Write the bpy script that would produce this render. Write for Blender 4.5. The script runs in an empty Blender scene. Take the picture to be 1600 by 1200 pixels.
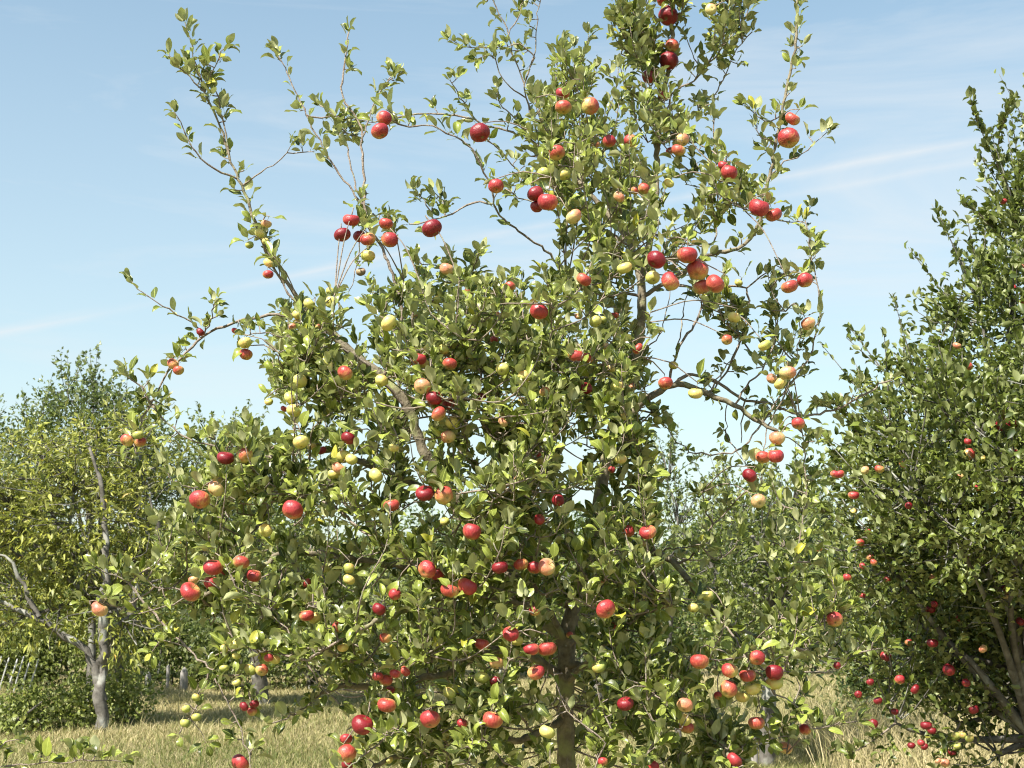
import bpy, math, random
import numpy as np
from mathutils import Vector, Matrix, Quaternion

# ------------------------------------------------------------------ camera
FPX = 2222.0; HORIZON = 935.0; EYE = 1.6
PITCH = math.atan((HORIZON-600)/FPX)
scn = bpy.context.scene
COL = scn.collection
cam_d = bpy.data.cameras.new("camera"); cam = bpy.data.objects.new("camera", cam_d); COL.objects.link(cam)
cam_d.sensor_width = 36; cam_d.lens = FPX/1600*36; cam_d.clip_start = 0.05; cam_d.clip_end = 2000
cam.location = (0, 0, EYE); cam.rotation_euler = (math.pi/2+PITCH, 0, 0)
scn.camera = cam
cam_d.dof.use_dof = True; cam_d.dof.focus_distance = 4.7; cam_d.dof.aperture_fstop = 13
# ------------------------------------------------------------------ sky and sun
SUN_AZ = 40.0; SUN_EL = 50.0      # the sun stands behind the camera, this far to its left
a_, e_ = math.radians(SUN_AZ), math.radians(SUN_EL)
SUN = Vector((-math.sin(a_)*math.cos(e_), -math.cos(a_)*math.cos(e_), math.sin(e_)))
sd = bpy.data.lights.new("sun", 'SUN'); sd.energy = 5.0; sd.angle = math.radians(0.53); sd.color = (1.0, 0.95, 0.86)
so = bpy.data.objects.new("sun", sd); COL.objects.link(so)
so.rotation_euler = (-SUN).to_track_quat('-Z', 'Y').to_euler(); so.location = (-6, -8, 12)

def cdir(px, py):
    x = (px-800)/FPX; y = (600-py)/FPX
    return Vector((x, math.cos(PITCH)-y*math.sin(PITCH), math.sin(PITCH)+y*math.cos(PITCH)))

world = bpy.data.worlds.new("World"); scn.world = world; world.use_nodes = True
wt = world.node_tree; wt.nodes.clear()
def wn(t, **k):
    n = wt.nodes.new(t)
    for a, b in k.items(): setattr(n, a, b)
    return n
sky = wn('ShaderNodeTexSky', sky_type='NISHITA', sun_disc=False)
sky.sun_elevation = e_; sky.sun_rotation = math.radians(180+SUN_AZ)
sky.altitude = 200; sky.air_density = 1.0; sky.dust_density = 0.75; sky.ozone_density = 1.0
bg = wn('ShaderNodeBackground'); bg.inputs['Strength'].default_value = 0.087
wo = wn('ShaderNodeOutputWorld')
tc = wn('ShaderNodeTexCoord')
def math_(op, a, b=None, clamp=False):
    n = wn('ShaderNodeMath', operation=op, use_clamp=clamp)
    for i, v in enumerate((a, b)):
        if v is None: continue
        if isinstance(v, (int, float)): n.inputs[i].default_value = v
        else: wt.links.new(v, n.inputs[i])
    return n.outputs[0]
def great(p, q, width, wob):          # a vapour trail: a band along a great circle through two sky points
    nrm = cdir(*p).cross(cdir(*q)).normalized()
    d = wn('ShaderNodeVectorMath', operation='DOT_PRODUCT'); d.inputs[1].default_value = nrm
    wt.links.new(tc.outputs['Generated'], d.inputs[0])
    nz = wn('ShaderNodeTexNoise'); nz.inputs['Scale'].default_value = 5; nz.inputs['Detail'].default_value = 3
    wt.links.new(tc.outputs['Generated'], nz.inputs['Vector'])
    off = math_('MULTIPLY', math_('SUBTRACT', nz.outputs['Fac'], 0.5), wob)
    ad = math_('ABSOLUTE', math_('ADD', d.outputs['Value'], off))
    band = math_('SUBTRACT', 1.0, math_('DIVIDE', ad, width), True)
    nz2 = wn('ShaderNodeTexNoise'); nz2.inputs['Scale'].default_value = 9; nz2.inputs['Detail'].default_value = 4
    wt.links.new(tc.outputs['Generated'], nz2.inputs['Vector'])
    return math_('MULTIPLY', math_('POWER', band, 1.4), math_('MULTIPLY', math_('SUBTRACT', nz2.outputs['Fac'], 0.30, True), 3.0, True))
t1 = great((1600, 205), (250, 470), 0.0052, 0.010)
t2 = great((100, 500), (700, 395), 0.005, 0.02)
mp = wn('ShaderNodeMapping'); mp.inputs['Scale'].default_value = (1.0, 1.0, 5.5); mp.inputs['Rotation'].default_value = (0, math.radians(14), 0)
wt.links.new(tc.outputs['Generated'], mp.inputs['Vector'])
nc = wn('ShaderNodeTexNoise'); nc.inputs['Scale'].default_value = 2.6; nc.inputs['Detail'].default_value = 9; nc.inputs['Roughness'].default_value = 0.62; nc.inputs['Distortion'].default_value = .6
wt.links.new(mp.outputs[0], nc.inputs['Vector'])
cir = math_('MULTIPLY', math_('MULTIPLY', math_('SUBTRACT', nc.outputs['Fac'], 0.47, True), 4.0, True), 0.5)
sz_ = wn('ShaderNodeSeparateXYZ'); wt.links.new(tc.outputs['Generated'], sz_.inputs[0])
veil = math_('MAXIMUM', math_('SUBTRACT', 0.68, math_('MULTIPLY', math_('ABSOLUTE', sz_.outputs[2]), 1.25)), 0.05)
fac = veil
fac2 = math_('ADD', math_('MULTIPLY', math_('MAXIMUM', t1, math_('MULTIPLY', t2, 0.5)), 0.6), cir, True)
mx = wn('ShaderNodeMix', data_type='RGBA'); mx.inputs['B'].default_value = (3.45, 3.6, 3.65, 1)
tn_ = wn('ShaderNodeMix', data_type='RGBA', blend_type='MULTIPLY'); tn_.inputs['Factor'].default_value = 1; tn_.inputs['B'].default_value = (1.04, 1.16, 1.01, 1)
wt.links.new(sky.outputs[0], tn_.inputs['A']); wt.links.new(tn_.outputs['Result'], mx.inputs['A']); wt.links.new(fac, mx.inputs['Factor'])
mx2 = wn('ShaderNodeMix', data_type='RGBA'); mx2.inputs['B'].default_value = (4.15, 4.35, 4.5, 1)
wt.links.new(mx.outputs['Result'], mx2.inputs['A']); wt.links.new(fac2, mx2.inputs['Factor'])
wt.links.new(mx2.outputs['Result'], bg.inputs['Color']); wt.links.new(bg.outputs[0], wo.inputs['Surface'])

scn.view_settings.view_transform = 'Standard'; scn.view_settings.look = 'None'
scn.view_settings.gamma = 1; scn.view_settings.use_curve_mapping = False
scn.view_settings.exposure = 1.25
scn.render.engine = 'CYCLES'
cy = scn.cycles; cy.max_bounces = 7; cy.diffuse_bounces = 2; cy.glossy_bounces = 3; cy.transmission_bounces = 5; cy.transparent_max_bounces = 4
cy.use_adaptive_sampling = True; cy.adaptive_threshold = 0.02; cy.use_denoising = True; cy.caustics_reflective = False
cy.sample_clamp_indirect = 8; cy.filter_width = 1.1

rnd = random.Random(7); nrng = np.random.default_rng(11)

# ------------------------------------------------------------------ helpers
def at(px, py, Y):
    d = cdir(px, py); return np.array((d.x/d.y*Y, Y, EYE + d.z/d.y*Y))
CF = np.array((0, math.cos(PITCH), math.sin(PITCH))); CU = np.array((0, -math.sin(PITCH), math.cos(PITCH)))
def proj(P):
    Q = np.asarray(P) - np.array((0, 0, EYE)); z = Q@CF
    return 800+FPX*Q[..., 0]/z, 600-FPX*(Q@CU)/z, z

def tag(o, label=None, cat=None, group=None, kind=None):
    if label: o['label'] = label
    if cat: o['category'] = cat
    if group: o['group'] = group
    if kind: o['kind'] = kind
    return o
def empty(name, loc, **k):
    o = bpy.data.objects.new(name, None); COL.objects.link(o); o.location = Vector(loc); o.empty_display_size = .2
    return tag(o, **k)
def link(name, me, parent=None, world=True):
    o = bpy.data.objects.new(name, me); COL.objects.link(o)
    if parent:
        o.parent = parent
        if world: o.location = -Vector(parent.location)
    return o
def mesh_np(name, V, F4=None, F3=None, uv=None, attrs=None, mat=None, smooth=True):
    me = bpy.data.meshes.new(name)
    V = np.asarray(V, np.float32); me.vertices.add(len(V)); me.vertices.foreach_set('co', V.ravel())
    loops = []; starts = []; tot = 0
    if F4 is not None and len(F4):
        F4 = np.asarray(F4, np.int32); loops.append(F4.ravel()); starts.append(np.arange(len(F4))*4); tot = F4.size
    if F3 is not None and len(F3):
        F3 = np.asarray(F3, np.int32); loops.append(F3.ravel()); starts.append(tot+np.arange(len(F3))*3)
    L = np.concatenate(loops); S = np.concatenate(starts).astype(np.int32)
    me.loops.add(len(L)); me.loops.foreach_set('vertex_index', L)
    me.polygons.add(len(S)); me.polygons.foreach_set('loop_start', S)
    if smooth: me.polygons.foreach_set('use_smooth', np.ones(len(S), bool))
    if uv is not None:
        u = me.uv_layers.new(name='UVMap'); u.data.foreach_set('uv', np.asarray(uv, np.float32)[L].ravel())
    for k, v in (attrs or {}).items():
        a = me.attributes.new(k, 'FLOAT', 'POINT'); a.data.foreach_set('value', np.asarray(v, np.float32))
    me.update(calc_edges=True)
    if mat: me.materials.append(mat)
    return me

# ------------------------------------------------------------------ materials
def newmat(name):
    m = bpy.data.materials.new(name); m.use_nodes = True; nt = m.node_tree; nt.nodes.clear()
    return m, nt
class NT:
    def __init__(s, nt): s.nt = nt
    def n(s, t, ins=None, **k):
        x = s.nt.nodes.new(t)
        for a, b in k.items(): setattr(x, a, b)
        for a, b in (ins or {}).items():
            if hasattr(b, 'is_output') or isinstance(b, bpy.types.NodeSocket): s.nt.links.new(b, x.inputs[a])
            else: x.inputs[a].default_value = b
        return x
    def m(s, op, a, b=0.0, clamp=False):
        return s.n('ShaderNodeMath', {0: a, 1: b}, operation=op, use_clamp=clamp).outputs[0]
    def mix(s, f, a, b, blend='MIX'):
        return s.n('ShaderNodeMix', {'Factor': f, 'A': a, 'B': b}, data_type='RGBA', blend_type=blend).outputs['Result']
    def noise(s, vec, sc, det=3, rough=.5):
        return s.n('ShaderNodeTexNoise', {'Vector': vec, 'Scale': sc, 'Detail': det, 'Roughness': rough}).outputs['Fac']
    def ramp(s, f, stops):
        r = s.n('ShaderNodeValToRGB', {'Fac': f}); cr = r.color_ramp
        while len(cr.elements) < len(stops): cr.elements.new(.5)
        for e, (p, c) in zip(cr.elements, stops): e.position = p; e.color = (*c, 1)
        return r.outputs['Color']

def leaf_mat(name, dark, light, under, yellow=(.30, .26, .04), rough=.42, spec=.5, trans=.32, veins=True, yfrac=.93):
    m, nt = newmat(name); N = NT(nt)
    tint = N.n('ShaderNodeAttribute', attribute_name='tint').outputs['Fac']
    top = N.ramp(tint, [(0, dark), (.45, tuple((a+b)/2 for a, b in zip(dark, light))), (yfrac-.05, light), (yfrac, light), (1, yellow)])
    geo = N.n('ShaderNodeNewGeometry')
    und = N.mix(N.m('MULTIPLY', tint, .35), (*under, 1), (*light, 1))
    if veins:
        uv = N.n('ShaderNodeUVMap').outputs[0]
        sp = N.n('ShaderNodeSeparateXYZ', {0: uv})
        au = N.m('ABSOLUTE', N.m('SUBTRACT', sp.outputs[0], .5))
        mid = N.m('LESS_THAN', au, .035)
        lat = N.m('LESS_THAN', N.m('FRACT', N.m('MULTIPLY', N.m('SUBTRACT', sp.outputs[1], N.m('MULTIPLY', au, .55)), 8.0)), .16)
        vein = N.m('MAXIMUM', N.m('MULTIPLY', mid, .6), N.m('MULTIPLY', lat, .22))
        pale = tuple(min(1, a*1.5+.05) for a in light)
        top = N.mix(vein, top, (*pale, 1))
        und = N.mix(N.m('MULTIPLY', vein, .7), und, (*tuple(min(1, a*1.25+.03) for a in under), 1))
    pos = geo.outputs['Position']
    spots = N.m('MULTIPLY', N.m('SUBTRACT', N.noise(pos, 70, 2), .66, True), 6, True)
    top = N.mix(N.m('MULTIPLY', spots, .55), top, (.16, .10, .035, 1))
    col = N.mix(geo.outputs['Backfacing'], top, und)
    patch = N.noise(pos, 45, 3)
    col = N.mix(1.0, col, N.ramp(patch, [(.25, (.78, .8, .75)), (.75, (1.2, 1.17, 1.15))]), 'MULTIPLY')
    bs = N.n('ShaderNodeBsdfPrincipled', {'Base Color': col, 'Roughness': N.m('ADD', N.m('MULTIPLY', patch, .2), rough-.1), 'Specular IOR Level': spec})
    tl = N.n('ShaderNodeBsdfTranslucent', {'Color': N.mix(.5, col, (.20, .30, .015, 1))})
    if veins:
        bp = N.n('ShaderNodeBump', {'Height': N.m('ADD', N.m('MULTIPLY', vein, -1.0), N.m('MULTIPLY', patch, .9)), 'Strength': .5, 'Distance': .0015})
        nt.links.new(bp.outputs[0], bs.inputs['Normal'])
    ms = N.n('ShaderNodeMixShader', {0: trans, 1: bs.outputs[0], 2: tl.outputs[0]})
    N.n('ShaderNodeOutputMaterial', {'Surface': ms.outputs[0]})
    return m
M_LEAF = leaf_mat('apple_leaf', (.016, .030, .005), (.29, .335, .062), (.42, .43, .23), yellow=(.42, .38, .045), rough=.33, spec=.38, trans=.22, yfrac=.95)  # near-black to bright tints paint the crown's shade contrast into the leaf colour
M_LEAF2 = leaf_mat('orchard_leaf', (.016, .030, .005), (.17, .21, .034), (.22, .245, .10), trans=.20, veins=False, yfrac=.96, rough=.45)  # darkened tints carry some of the right tree's shade in the colour
M_CHERRY = leaf_mat('cherry_leaf', (.08, .10, .018), (.36, .37, .055), (.36, .36, .13), yellow=(.42, .26, .04), trans=.28, veins=False, yfrac=.93, rough=.5)
M_PEAR = leaf_mat('pear_leaf', (.025, .045, .012), (.17, .22, .06), (.24, .27, .14), trans=.28, veins=False, rough=.4)
M_LIME = leaf_mat('light_leaf', (.05, .075, .014), (.28, .32, .075), (.28, .31, .15), trans=.35, veins=False, rough=.5)
M_HEDGE = leaf_mat('hedge_leaf', (.035, .06, .015), (.13, .17, .035), (.13, .17, .07), yellow=(.25, .2, .05), trans=.3, veins=False, yfrac=.9, rough=.55)

def bark_mat(name, c1, c2, lichen, lk, scale=30):
    m, nt = newmat(name); N = NT(nt)
    pos = N.n('ShaderNodeNewGeometry').outputs['Position']
    n1 = N.noise(pos, scale, 6, .65); n2 = N.noise(pos, scale*.35, 4); n3 = N.noise(pos, scale*2.6, 3)
    col = N.ramp(n1, [(.3, c1), (.7, c2)])
    col = N.mix(N.m('MULTIPLY', N.m('SUBTRACT', n2, 1-lk, True), 7, True), col, (*lichen, 1))
    col = N.mix(N.m('MULTIPLY', N.m('SUBTRACT', n3, .68, True), 8, True), col, (.38, .38, .33, 1))
    h = N.m('ADD', n1, N.m('MULTIPLY', n3, .5))
    bp = N.n('ShaderNodeBump', {'Height': h, 'Strength': .9, 'Distance': .008})
    bs = N.n('ShaderNodeBsdfPrincipled', {'Base Color': col, 'Roughness': .85, 'Normal': bp.outputs[0], 'Specular IOR Level': .25})
    N.n('ShaderNodeOutputMaterial', {'Surface': bs.outputs[0]})
    return m
M_BARK = bark_mat('apple_bark', (.11, .09, .06), (.29, .25, .17), (.28, .30, .12), .47)
M_TWIG = bark_mat('twig_bark', (.14, .10, .078), (.34, .285, .23), (.27, .28, .18), .42, 60)
M_GREY = bark_mat('grey_bark', (.05, .044, .036), (.19, .175, .15), (.32, .32, .28), .47, 12)

def apple_mat(name, stops, bias, streak=.35, rough=.34):
    m, nt = newmat(name); N = NT(nt)
    oc = N.n('ShaderNodeTexCoord').outputs['Object']; inf = N.n('ShaderNodeObjectInfo').outputs['Random']
    off = N.n('ShaderNodeVectorMath', {0: oc, 1: N.n('ShaderNodeCombineXYZ', {0: N.m('MULTIPLY', inf, 37.0), 1: N.m('MULTIPLY', inf, 11.0), 2: 0}).outputs[0]}, operation='ADD').outputs[0]
    sx = N.n('ShaderNodeSeparateXYZ', {0: oc})
    side = N.m('MULTIPLY', sx.outputs[1], -.42)              # blush on the cheek that grew facing the light
    up = N.m('MULTIPLY', sx.outputs[2], .16)
    ang = N.m('ARCTAN2', sx.outputs[1], sx.outputs[0])
    st = N.noise(N.n('ShaderNodeCombineXYZ', {0: N.m('MULTIPLY', ang, 7.0), 1: N.m('MULTIPLY', sx.outputs[2], 1.1), 2: N.m('MULTIPLY', inf, 60.0)}).outputs[0], 1.6, 4, .6)
    big = N.noise(off, 1.3, 2)
    f = N.m('ADD', N.m('ADD', side, up), N.m('ADD', N.m('MULTIPLY', N.m('SUBTRACT', st, .5), streak*2), N.m('MULTIPLY', N.m('SUBTRACT', big, .5), .55)))
    f = N.m('ADD', f, N.m('ADD', bias, N.m('MULTIPLY', N.m('SUBTRACT', inf, .5), .22)), False)
    col = N.ramp(f, stops)
    vo = N.n('ShaderNodeTexVoronoi', {'Vector': off, 'Scale': 7.0}).outputs['Distance']
    dots = N.m('LESS_THAN', vo, .10)
    col = N.mix(N.m('MULTIPLY', dots, .55), col, (.62, .45, .25, 1))
    dirt = N.m('MULTIPLY', N.m('SUBTRACT', N.noise(off, 2.6, 5, .7), .60, True), 5, True)
    col = N.mix(N.m('MULTIPLY', dirt, .6), col, (.20, .12, .06, 1))
    ax = N.n('ShaderNodeVectorMath', {0: N.n('ShaderNodeCombineXYZ', {0: sx.outputs[0], 1: sx.outputs[1], 2: 0}).outputs[0]}, operation='LENGTH').outputs['Value']
    rus = N.m('MULTIPLY', N.m('SUBTRACT', .26, ax, True), 4, True)
    col = N.mix(N.m('MULTIPLY', rus, .75), col, (.26, .22, .07, 1))
    bp = N.n('ShaderNodeBump', {'Height': N.noise(off, 5, 4), 'Strength': .12, 'Distance': .1})
    bs = N.n('ShaderNodeBsdfPrincipled', {'Base Color': col, 'Roughness': N.m('ADD', N.m('MULTIPLY', big, .16), rough), 'Specular IOR Level': .5, 'Normal': bp.outputs[0],
              'Subsurface Weight': .08, 'Subsurface Scale': .004})
    bs.inputs['Subsurface Radius'].default_value = (1, .4, .2)
    N.n('ShaderNodeOutputMaterial', {'Surface': bs.outputs[0]})
    return m
YG, YO, RD, CR = (.52, .47, .12), (.60, .33, .11), (.46, .06, .045), (.24, .018, .024)
AM = {
 'D': apple_mat('deep_red_apple', [(.0, YO), (.16, RD), (.45, CR), (1, (.17, .006, .012))], .62, .2),
 'R': apple_mat('red_apple', [(.0, YG), (.18, YO), (.38, (.48, .14, .07)), (.60, (.40, .045, .043)), (1, (.28, .022, .028))], .47, .6),
 'O': apple_mat('orange_red_apple', [(.0, YG), (.30, (.54, .38, .12)), (.50, (.50, .21, .08)), (.76, (.42, .075, .05)), (1, (.32, .035, .03))], .50, .55),
 'P': apple_mat('pale_blushed_apple', [(.0, (.52, .48, .17)), (.4, (.62, .45, .19)), (.68, (.60, .29, .14)), (1, (.52, .13, .09))], .46, .4),
 'Y': apple_mat('yellow_green_apple', [(.0, (.36, .38, .07)), (.4, (.55, .52, .13)), (.75, (.66, .54, .16)), (1, (.66, .34, .10))], .42, .25),
 'G': apple_mat('green_apple', [(.0, (.20, .24, .05)), (.5, (.34, .38, .09)), (.8, (.46, .40, .10)), (1, (.40, .18, .07))], .40, .25),
 'B': apple_mat('brown_apple', [(.0, (.20, .13, .06)), (.5, (.30, .22, .12)), (1, (.34, .20, .14))], .45, .3, .6),
}
m, nt = newmat('stalk'); N = NT(nt)
pos = N.n('ShaderNodeNewGeometry').outputs['Position']
bs = N.n('ShaderNodeBsdfPrincipled', {'Base Color': N.ramp(N.noise(pos, 200, 2), [(.3, (.09, .06, .03)), (.7, (.2, .15, .07))]), 'Roughness': .7}); N.n('ShaderNodeOutputMaterial', {'Surface': bs.outputs[0]}); M_STALK = m
def plain(name, a, b, sc, rough=.8, stretch=None):
    m, nt = newmat(name); N = NT(nt)
    pos = N.n('ShaderNodeNewGeometry').outputs['Position']
    if stretch: pos = N.n('ShaderNodeMapping', {'Vector': pos, 'Scale': stretch}).outputs[0]
    n = N.noise(pos, sc, 5, .6)
    bp = N.n('ShaderNodeBump', {'Height': n, 'Strength': .6, 'Distance': .01})
    bs = N.n('ShaderNodeBsdfPrincipled', {'Base Color': N.ramp(n, [(.3, a), (.7, b)]), 'Roughness': rough, 'Normal': bp.outputs[0]})
    N.n('ShaderNodeOutputMaterial', {'Surface': bs.outputs[0]}); return m
M_POST = plain('weathered_wood', (.16, .14, .12), (.34, .32, .29), 6, stretch=(12, 12, 1))
M_STAKE = plain('white_stake', (.33, .33, .31), (.5, .5, .47), 8)

# ------------------------------------------------------------------ setting: meadow
m, nt = newmat('dry_meadow'); N = NT(nt)
pos = N.n('ShaderNodeNewGeometry').outputs['Position']
n1 = N.noise(pos, .35, 5, .6); n2 = N.noise(pos, 9, 6, .7); n3 = N.noise(pos, 60, 3)
c = N.ramp(n1, [(.35, (.24, .215, .10)), (.62, (.36, .30, .16))])
c = N.mix(N.m('MULTIPLY', n2, .7), c, (.13, .13, .05, 1)); c = N.mix(N.m('MULTIPLY', n3, .45), c, (.36, .30, .17, 1))
bp = N.n('ShaderNodeBump', {'Height': N.m('ADD', n2, N.m('MULTIPLY', n3, .4)), 'Strength': 1.0, 'Distance': .08})
bs = N.n('ShaderNodeBsdfPrincipled', {'Base Color': c, 'Roughness': .95, 'Normal': bp.outputs[0], 'Specular IOR Level': .1})
N.n('ShaderNodeOutputMaterial', {'Surface': bs.outputs[0]}); M_GROUND = m
def gz(x, y):
    x = np.asarray(x, float); y = np.asarray(y, float)
    near = np.clip((y-2)/10, 0, 1)*np.clip((200-np.hypot(x, y))/150, 0, 1)
    return (.05*np.sin(x*.7+.6)*np.cos(y*.53)+.03*np.sin(x*1.9+y*1.3))*near
gx = np.concatenate([np.linspace(-400, -45, 12), np.linspace(-40, 40, 121), np.linspace(45, 400, 12)])
gy = np.concatenate([np.linspace(-60, -5, 6), np.linspace(0, 60, 121), np.linspace(65, 900, 14)])
X, Yg = np.meshgrid(gx, gy); nx = len(gx); ny = len(gy)
idx = np.arange(nx*ny).reshape(ny, nx)
F = np.stack([idx[:-1, :-1], idx[:-1, 1:], idx[1:, 1:], idx[1:, :-1]], -1).reshape(-1, 4)
g = link('ground', mesh_np('ground', np.stack([X, Yg, gz(X, Yg)], -1).reshape(-1, 3), F, mat=M_GROUND)); g['kind'] = 'structure'

# grass blades
m, nt = newmat('grass_blade'); N = NT(nt)
tint = N.n('ShaderNodeAttribute', attribute_name='tint').outputs['Fac']
gc = N.ramp(tint, [(0, (.09, .13, .03)), (.4, (.19, .20, .06)), (.65, (.38, .33, .15)), (1, (.56, .47, .27))])
bs = N.n('ShaderNodeBsdfPrincipled', {'Base Color': gc, 'Roughness': .6, 'Specular IOR Level': .3})
tl = N.n('ShaderNodeBsdfTranslucent', {'Color': gc})
N.n('ShaderNodeOutputMaterial', {'Surface': N.n('ShaderNodeMixShader', {0: .3, 1: bs.outputs[0], 2: tl.outputs[0]}).outputs[0]}); M_GRASS = m
def blades(x, y, h, w, tint, lean):
    n = len(x); z = gz(x, y); a = nrng.uniform(0, 2*np.pi, n); b = nrng.uniform(0, 2*np.pi, n)
    wx = np.cos(a)*w/2; wy = np.sin(a)*w/2; lx = np.cos(b)*lean*h; ly = np.sin(b)*lean*h
    V = np.empty((n, 5, 3))
    V[:, 0] = np.stack([x-wx, y-wy, z-.01], 1); V[:, 1] = np.stack([x+wx, y+wy, z-.01], 1)
    V[:, 2] = np.stack([x-wx*.7+lx*.35, y-wy*.7+ly*.35, z+h*.6], 1); V[:, 3] = np.stack([x+wx*.7+lx*.35, y+wy*.7+ly*.35, z+h*.6], 1)
    V[:, 4] = np.stack([x+lx, y+ly, z+h], 1)
    i = np.arange(n)[:, None]*5
    return mesh_np('grass', V.reshape(-1, 3), i+[0, 1, 3, 2], i+[2, 3, 4], attrs={'tint': np.repeat(tint, 5)}, mat=M_GRASS)
def patch(x, y): return .5+.28*np.sin(x*.9+1.3*np.sin(y*.6))+.22*np.sin(y*1.7+x*.5)
n = 330000
u = nrng.random(n); y = 9.5*(29/9.5)**u; x = nrng.uniform(-1, 1, n)*(y*.40+1)
tn = np.clip(patch(x, y)*.30+.34+nrng.normal(0, .2, n)+.014*(y-14), 0, 1)
h = nrng.uniform(.02, .065, n)*(1+.5*patch(x, y)); h[nrng.random(n) < .04] *= 2.5
o = link('meadow_grass', blades(x, y, h, nrng.uniform(.004, .009, n)*(y/12)**.6, tn, nrng.uniform(.2, 1.6, n)))
tag(o, 'short dry straw coloured meadow grass beyond the apple tree', 'grass', kind='stuff')
n = 9000; cx = nrng.uniform(2.9, 6.5, 260); cy_ = nrng.uniform(11.0, 17, 260); k = nrng.integers(0, 260, n)
x = cx[k]+nrng.normal(0, .12, n); y = cy_[k]+nrng.normal(0, .12, n)
o = link('tall_grass', blades(x, y, nrng.uniform(.2, .62, n), nrng.uniform(.005, .010, n), np.clip(nrng.normal(.78, .16, n), 0, 1), nrng.uniform(.2, 1.1, n)))
tag(o, 'tall bleached grass stalks under the tree at the right', 'grass', kind='stuff')

# ------------------------------------------------------------------ tubes
def smooth(P, step):
    P = np.asarray(P, float)
    if len(P) < 3:
        n = max(2, int(np.linalg.norm(P[-1]-P[0])/step)+1); t = np.linspace(0, 1, n)[:, None]
        return P[0]*(1-t)+P[-1]*t
    Q = np.vstack([2*P[0]-P[1], P, 2*P[-1]-P[-2]]); out = []
    for i in range(1, len(Q)-2):
        p0, p1, p2, p3 = Q[i-1:i+3]; n = max(1, int(np.linalg.norm(p2-p1)/step))
        t = (np.arange(n)/n)[:, None]
        out.append(.5*((2*p1)+(p2-p0)*t+(2*p0-5*p1+4*p2-p3)*t**2+(3*p1-p0-3*p2+p3)*t**3))
    return np.vstack(out+[P[-1:]])
def tube(P, R, sides, knob=.0, rg=nrng):
    n = len(P); T = np.gradient(P, axis=0); T /= np.linalg.norm(T, axis=1)[:, None]+1e-9
    u = np.cross(T[0], (0.31, .2, .93)); u /= np.linalg.norm(u)+1e-9
    U = np.empty((n, 3))
    for i in range(n):
        u = u-T[i]*(u@T[i]); u /= np.linalg.norm(u)+1e-9; U[i] = u
    W = np.cross(T, U); a = np.arange(sides)*2*np.pi/sides
    R = np.asarray(R)*(1+knob*rg.normal(0, 1, n))
    V = P[:, None]+R[:, None, None]*(np.cos(a)[None, :, None]*U[:, None]+np.sin(a)[None, :, None]*W[:, None])
    if knob: V += (R[:, None, None]*knob*.6)*rg.normal(0, 1, (n, sides, 3))
    i = np.arange(n-1)[:, None]*sides; j = np.arange(sides)[None]; k = (j+1) % sides
    F = np.stack([i+j, i+k, i+sides+k, i+sides+j], -1).reshape(-1, 4)
    V = V.reshape(-1, 3)
    V = np.vstack([V, P[-1:]+T[-1:]*R[-1]]); tip = len(V)-1; b = (n-1)*sides
    T3 = [(b+q, b+(q+1) % sides, tip) for q in range(sides)]
    return V, F, np.array(T3)
class Acc:
    def __init__(s): s.V = []; s.F = []; s.T = []; s.n = 0
    def add(s, V, F, T): s.V.append(V); s.F.append(F+s.n); s.T.append(T+s.n); s.n += len(V)
    def mesh(s, name, mat): return mesh_np(name, np.vstack(s.V), np.vstack(s.F), np.vstack(s.T), mat=mat)

# ------------------------------------------------------------------ leaf shapes (length 1 along +Y, normal +Z, hung from a stalk at the origin)
def leaf_variant(r, rows, cols, wid=.30, stalk=.30, bend=None, fold=None, wave=.03):
    t = np.array(rows); w = np.interp(t, [0, .06, .18, .34, .5, .66, .82, .93, 1], [.05, .42, .80, .98, 1.0, .86, .52, .24, 0.0])*wid
    bend = r.choice((r.uniform(.2, 1.0), r.uniform(.8, 2.0))) if bend is None else bend; fold = r.uniform(.12, .75) if fold is None else fold; tw = r.uniform(-.6, .6)
    th = .45-bend*np.linspace(0, 1, 40)**1.3; dy = np.cos(th); dz = np.sin(th)
    yc = np.concatenate([[0], np.cumsum(dy)])/40; zc = np.concatenate([[0], np.cumsum(dz)])/40
    V = []; UV = []; u = np.linspace(-1, 1, cols); ph = r.uniform(0, 6)
    for i, tt in enumerate(t):
        y = np.interp(tt, np.linspace(0, 1, 41), yc); z = np.interp(tt, np.linspace(0, 1, 41), zc); a = .45-bend*tt**1.3
        if i == len(t)-1:
            V.append((0, y+stalk, z)); UV.append((.5, 1)); break
        for uu in u:
            x = uu*w[i]*math.cos(fold); lift = abs(uu)**1.15*w[i]*math.sin(fold) + wave*math.sin(ph+tt*9+uu*2.2)*abs(uu)
            yy = y - lift*math.sin(a)+abs(uu)*w[i]*.12; zz = z+lift*math.cos(a)
            c, s = math.cos(tw*tt), math.sin(tw*tt)
            V.append((x*c-(zz-z)*s, yy+stalk, z+(zz-z)*c+x*s)); UV.append((.5+uu/2, tt))
    F4 = []; F3 = []; nr = len(t)-1
    for i in range(nr-1):
        for j in range(cols-1): F4.append((i*cols+j, i*cols+j+1, (i+1)*cols+j+1, (i+1)*cols+j))
    for j in range(cols-1): F3.append(((nr-1)*cols+j, (nr-1)*cols+j+1, nr*cols))
    if stalk:
        b = len(V)
        for y, z, q in ((0, -.02, .017), (stalk*.5, .02, .012), (stalk*1.02, 0, .012)):
            V += [(-q, y, z), (0, y, z+q*1.2), (q, y, z)]; UV += [(.5, .5)]*3
        for i in range(2):
            for j in range(3): F4.append((b+i*3+j, b+i*3+(j+1) % 3, b+i*3+3+(j+1) % 3, b+i*3+3+j))
    return np.array(V), np.array(F4), np.array(F3), np.array(UV)
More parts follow.
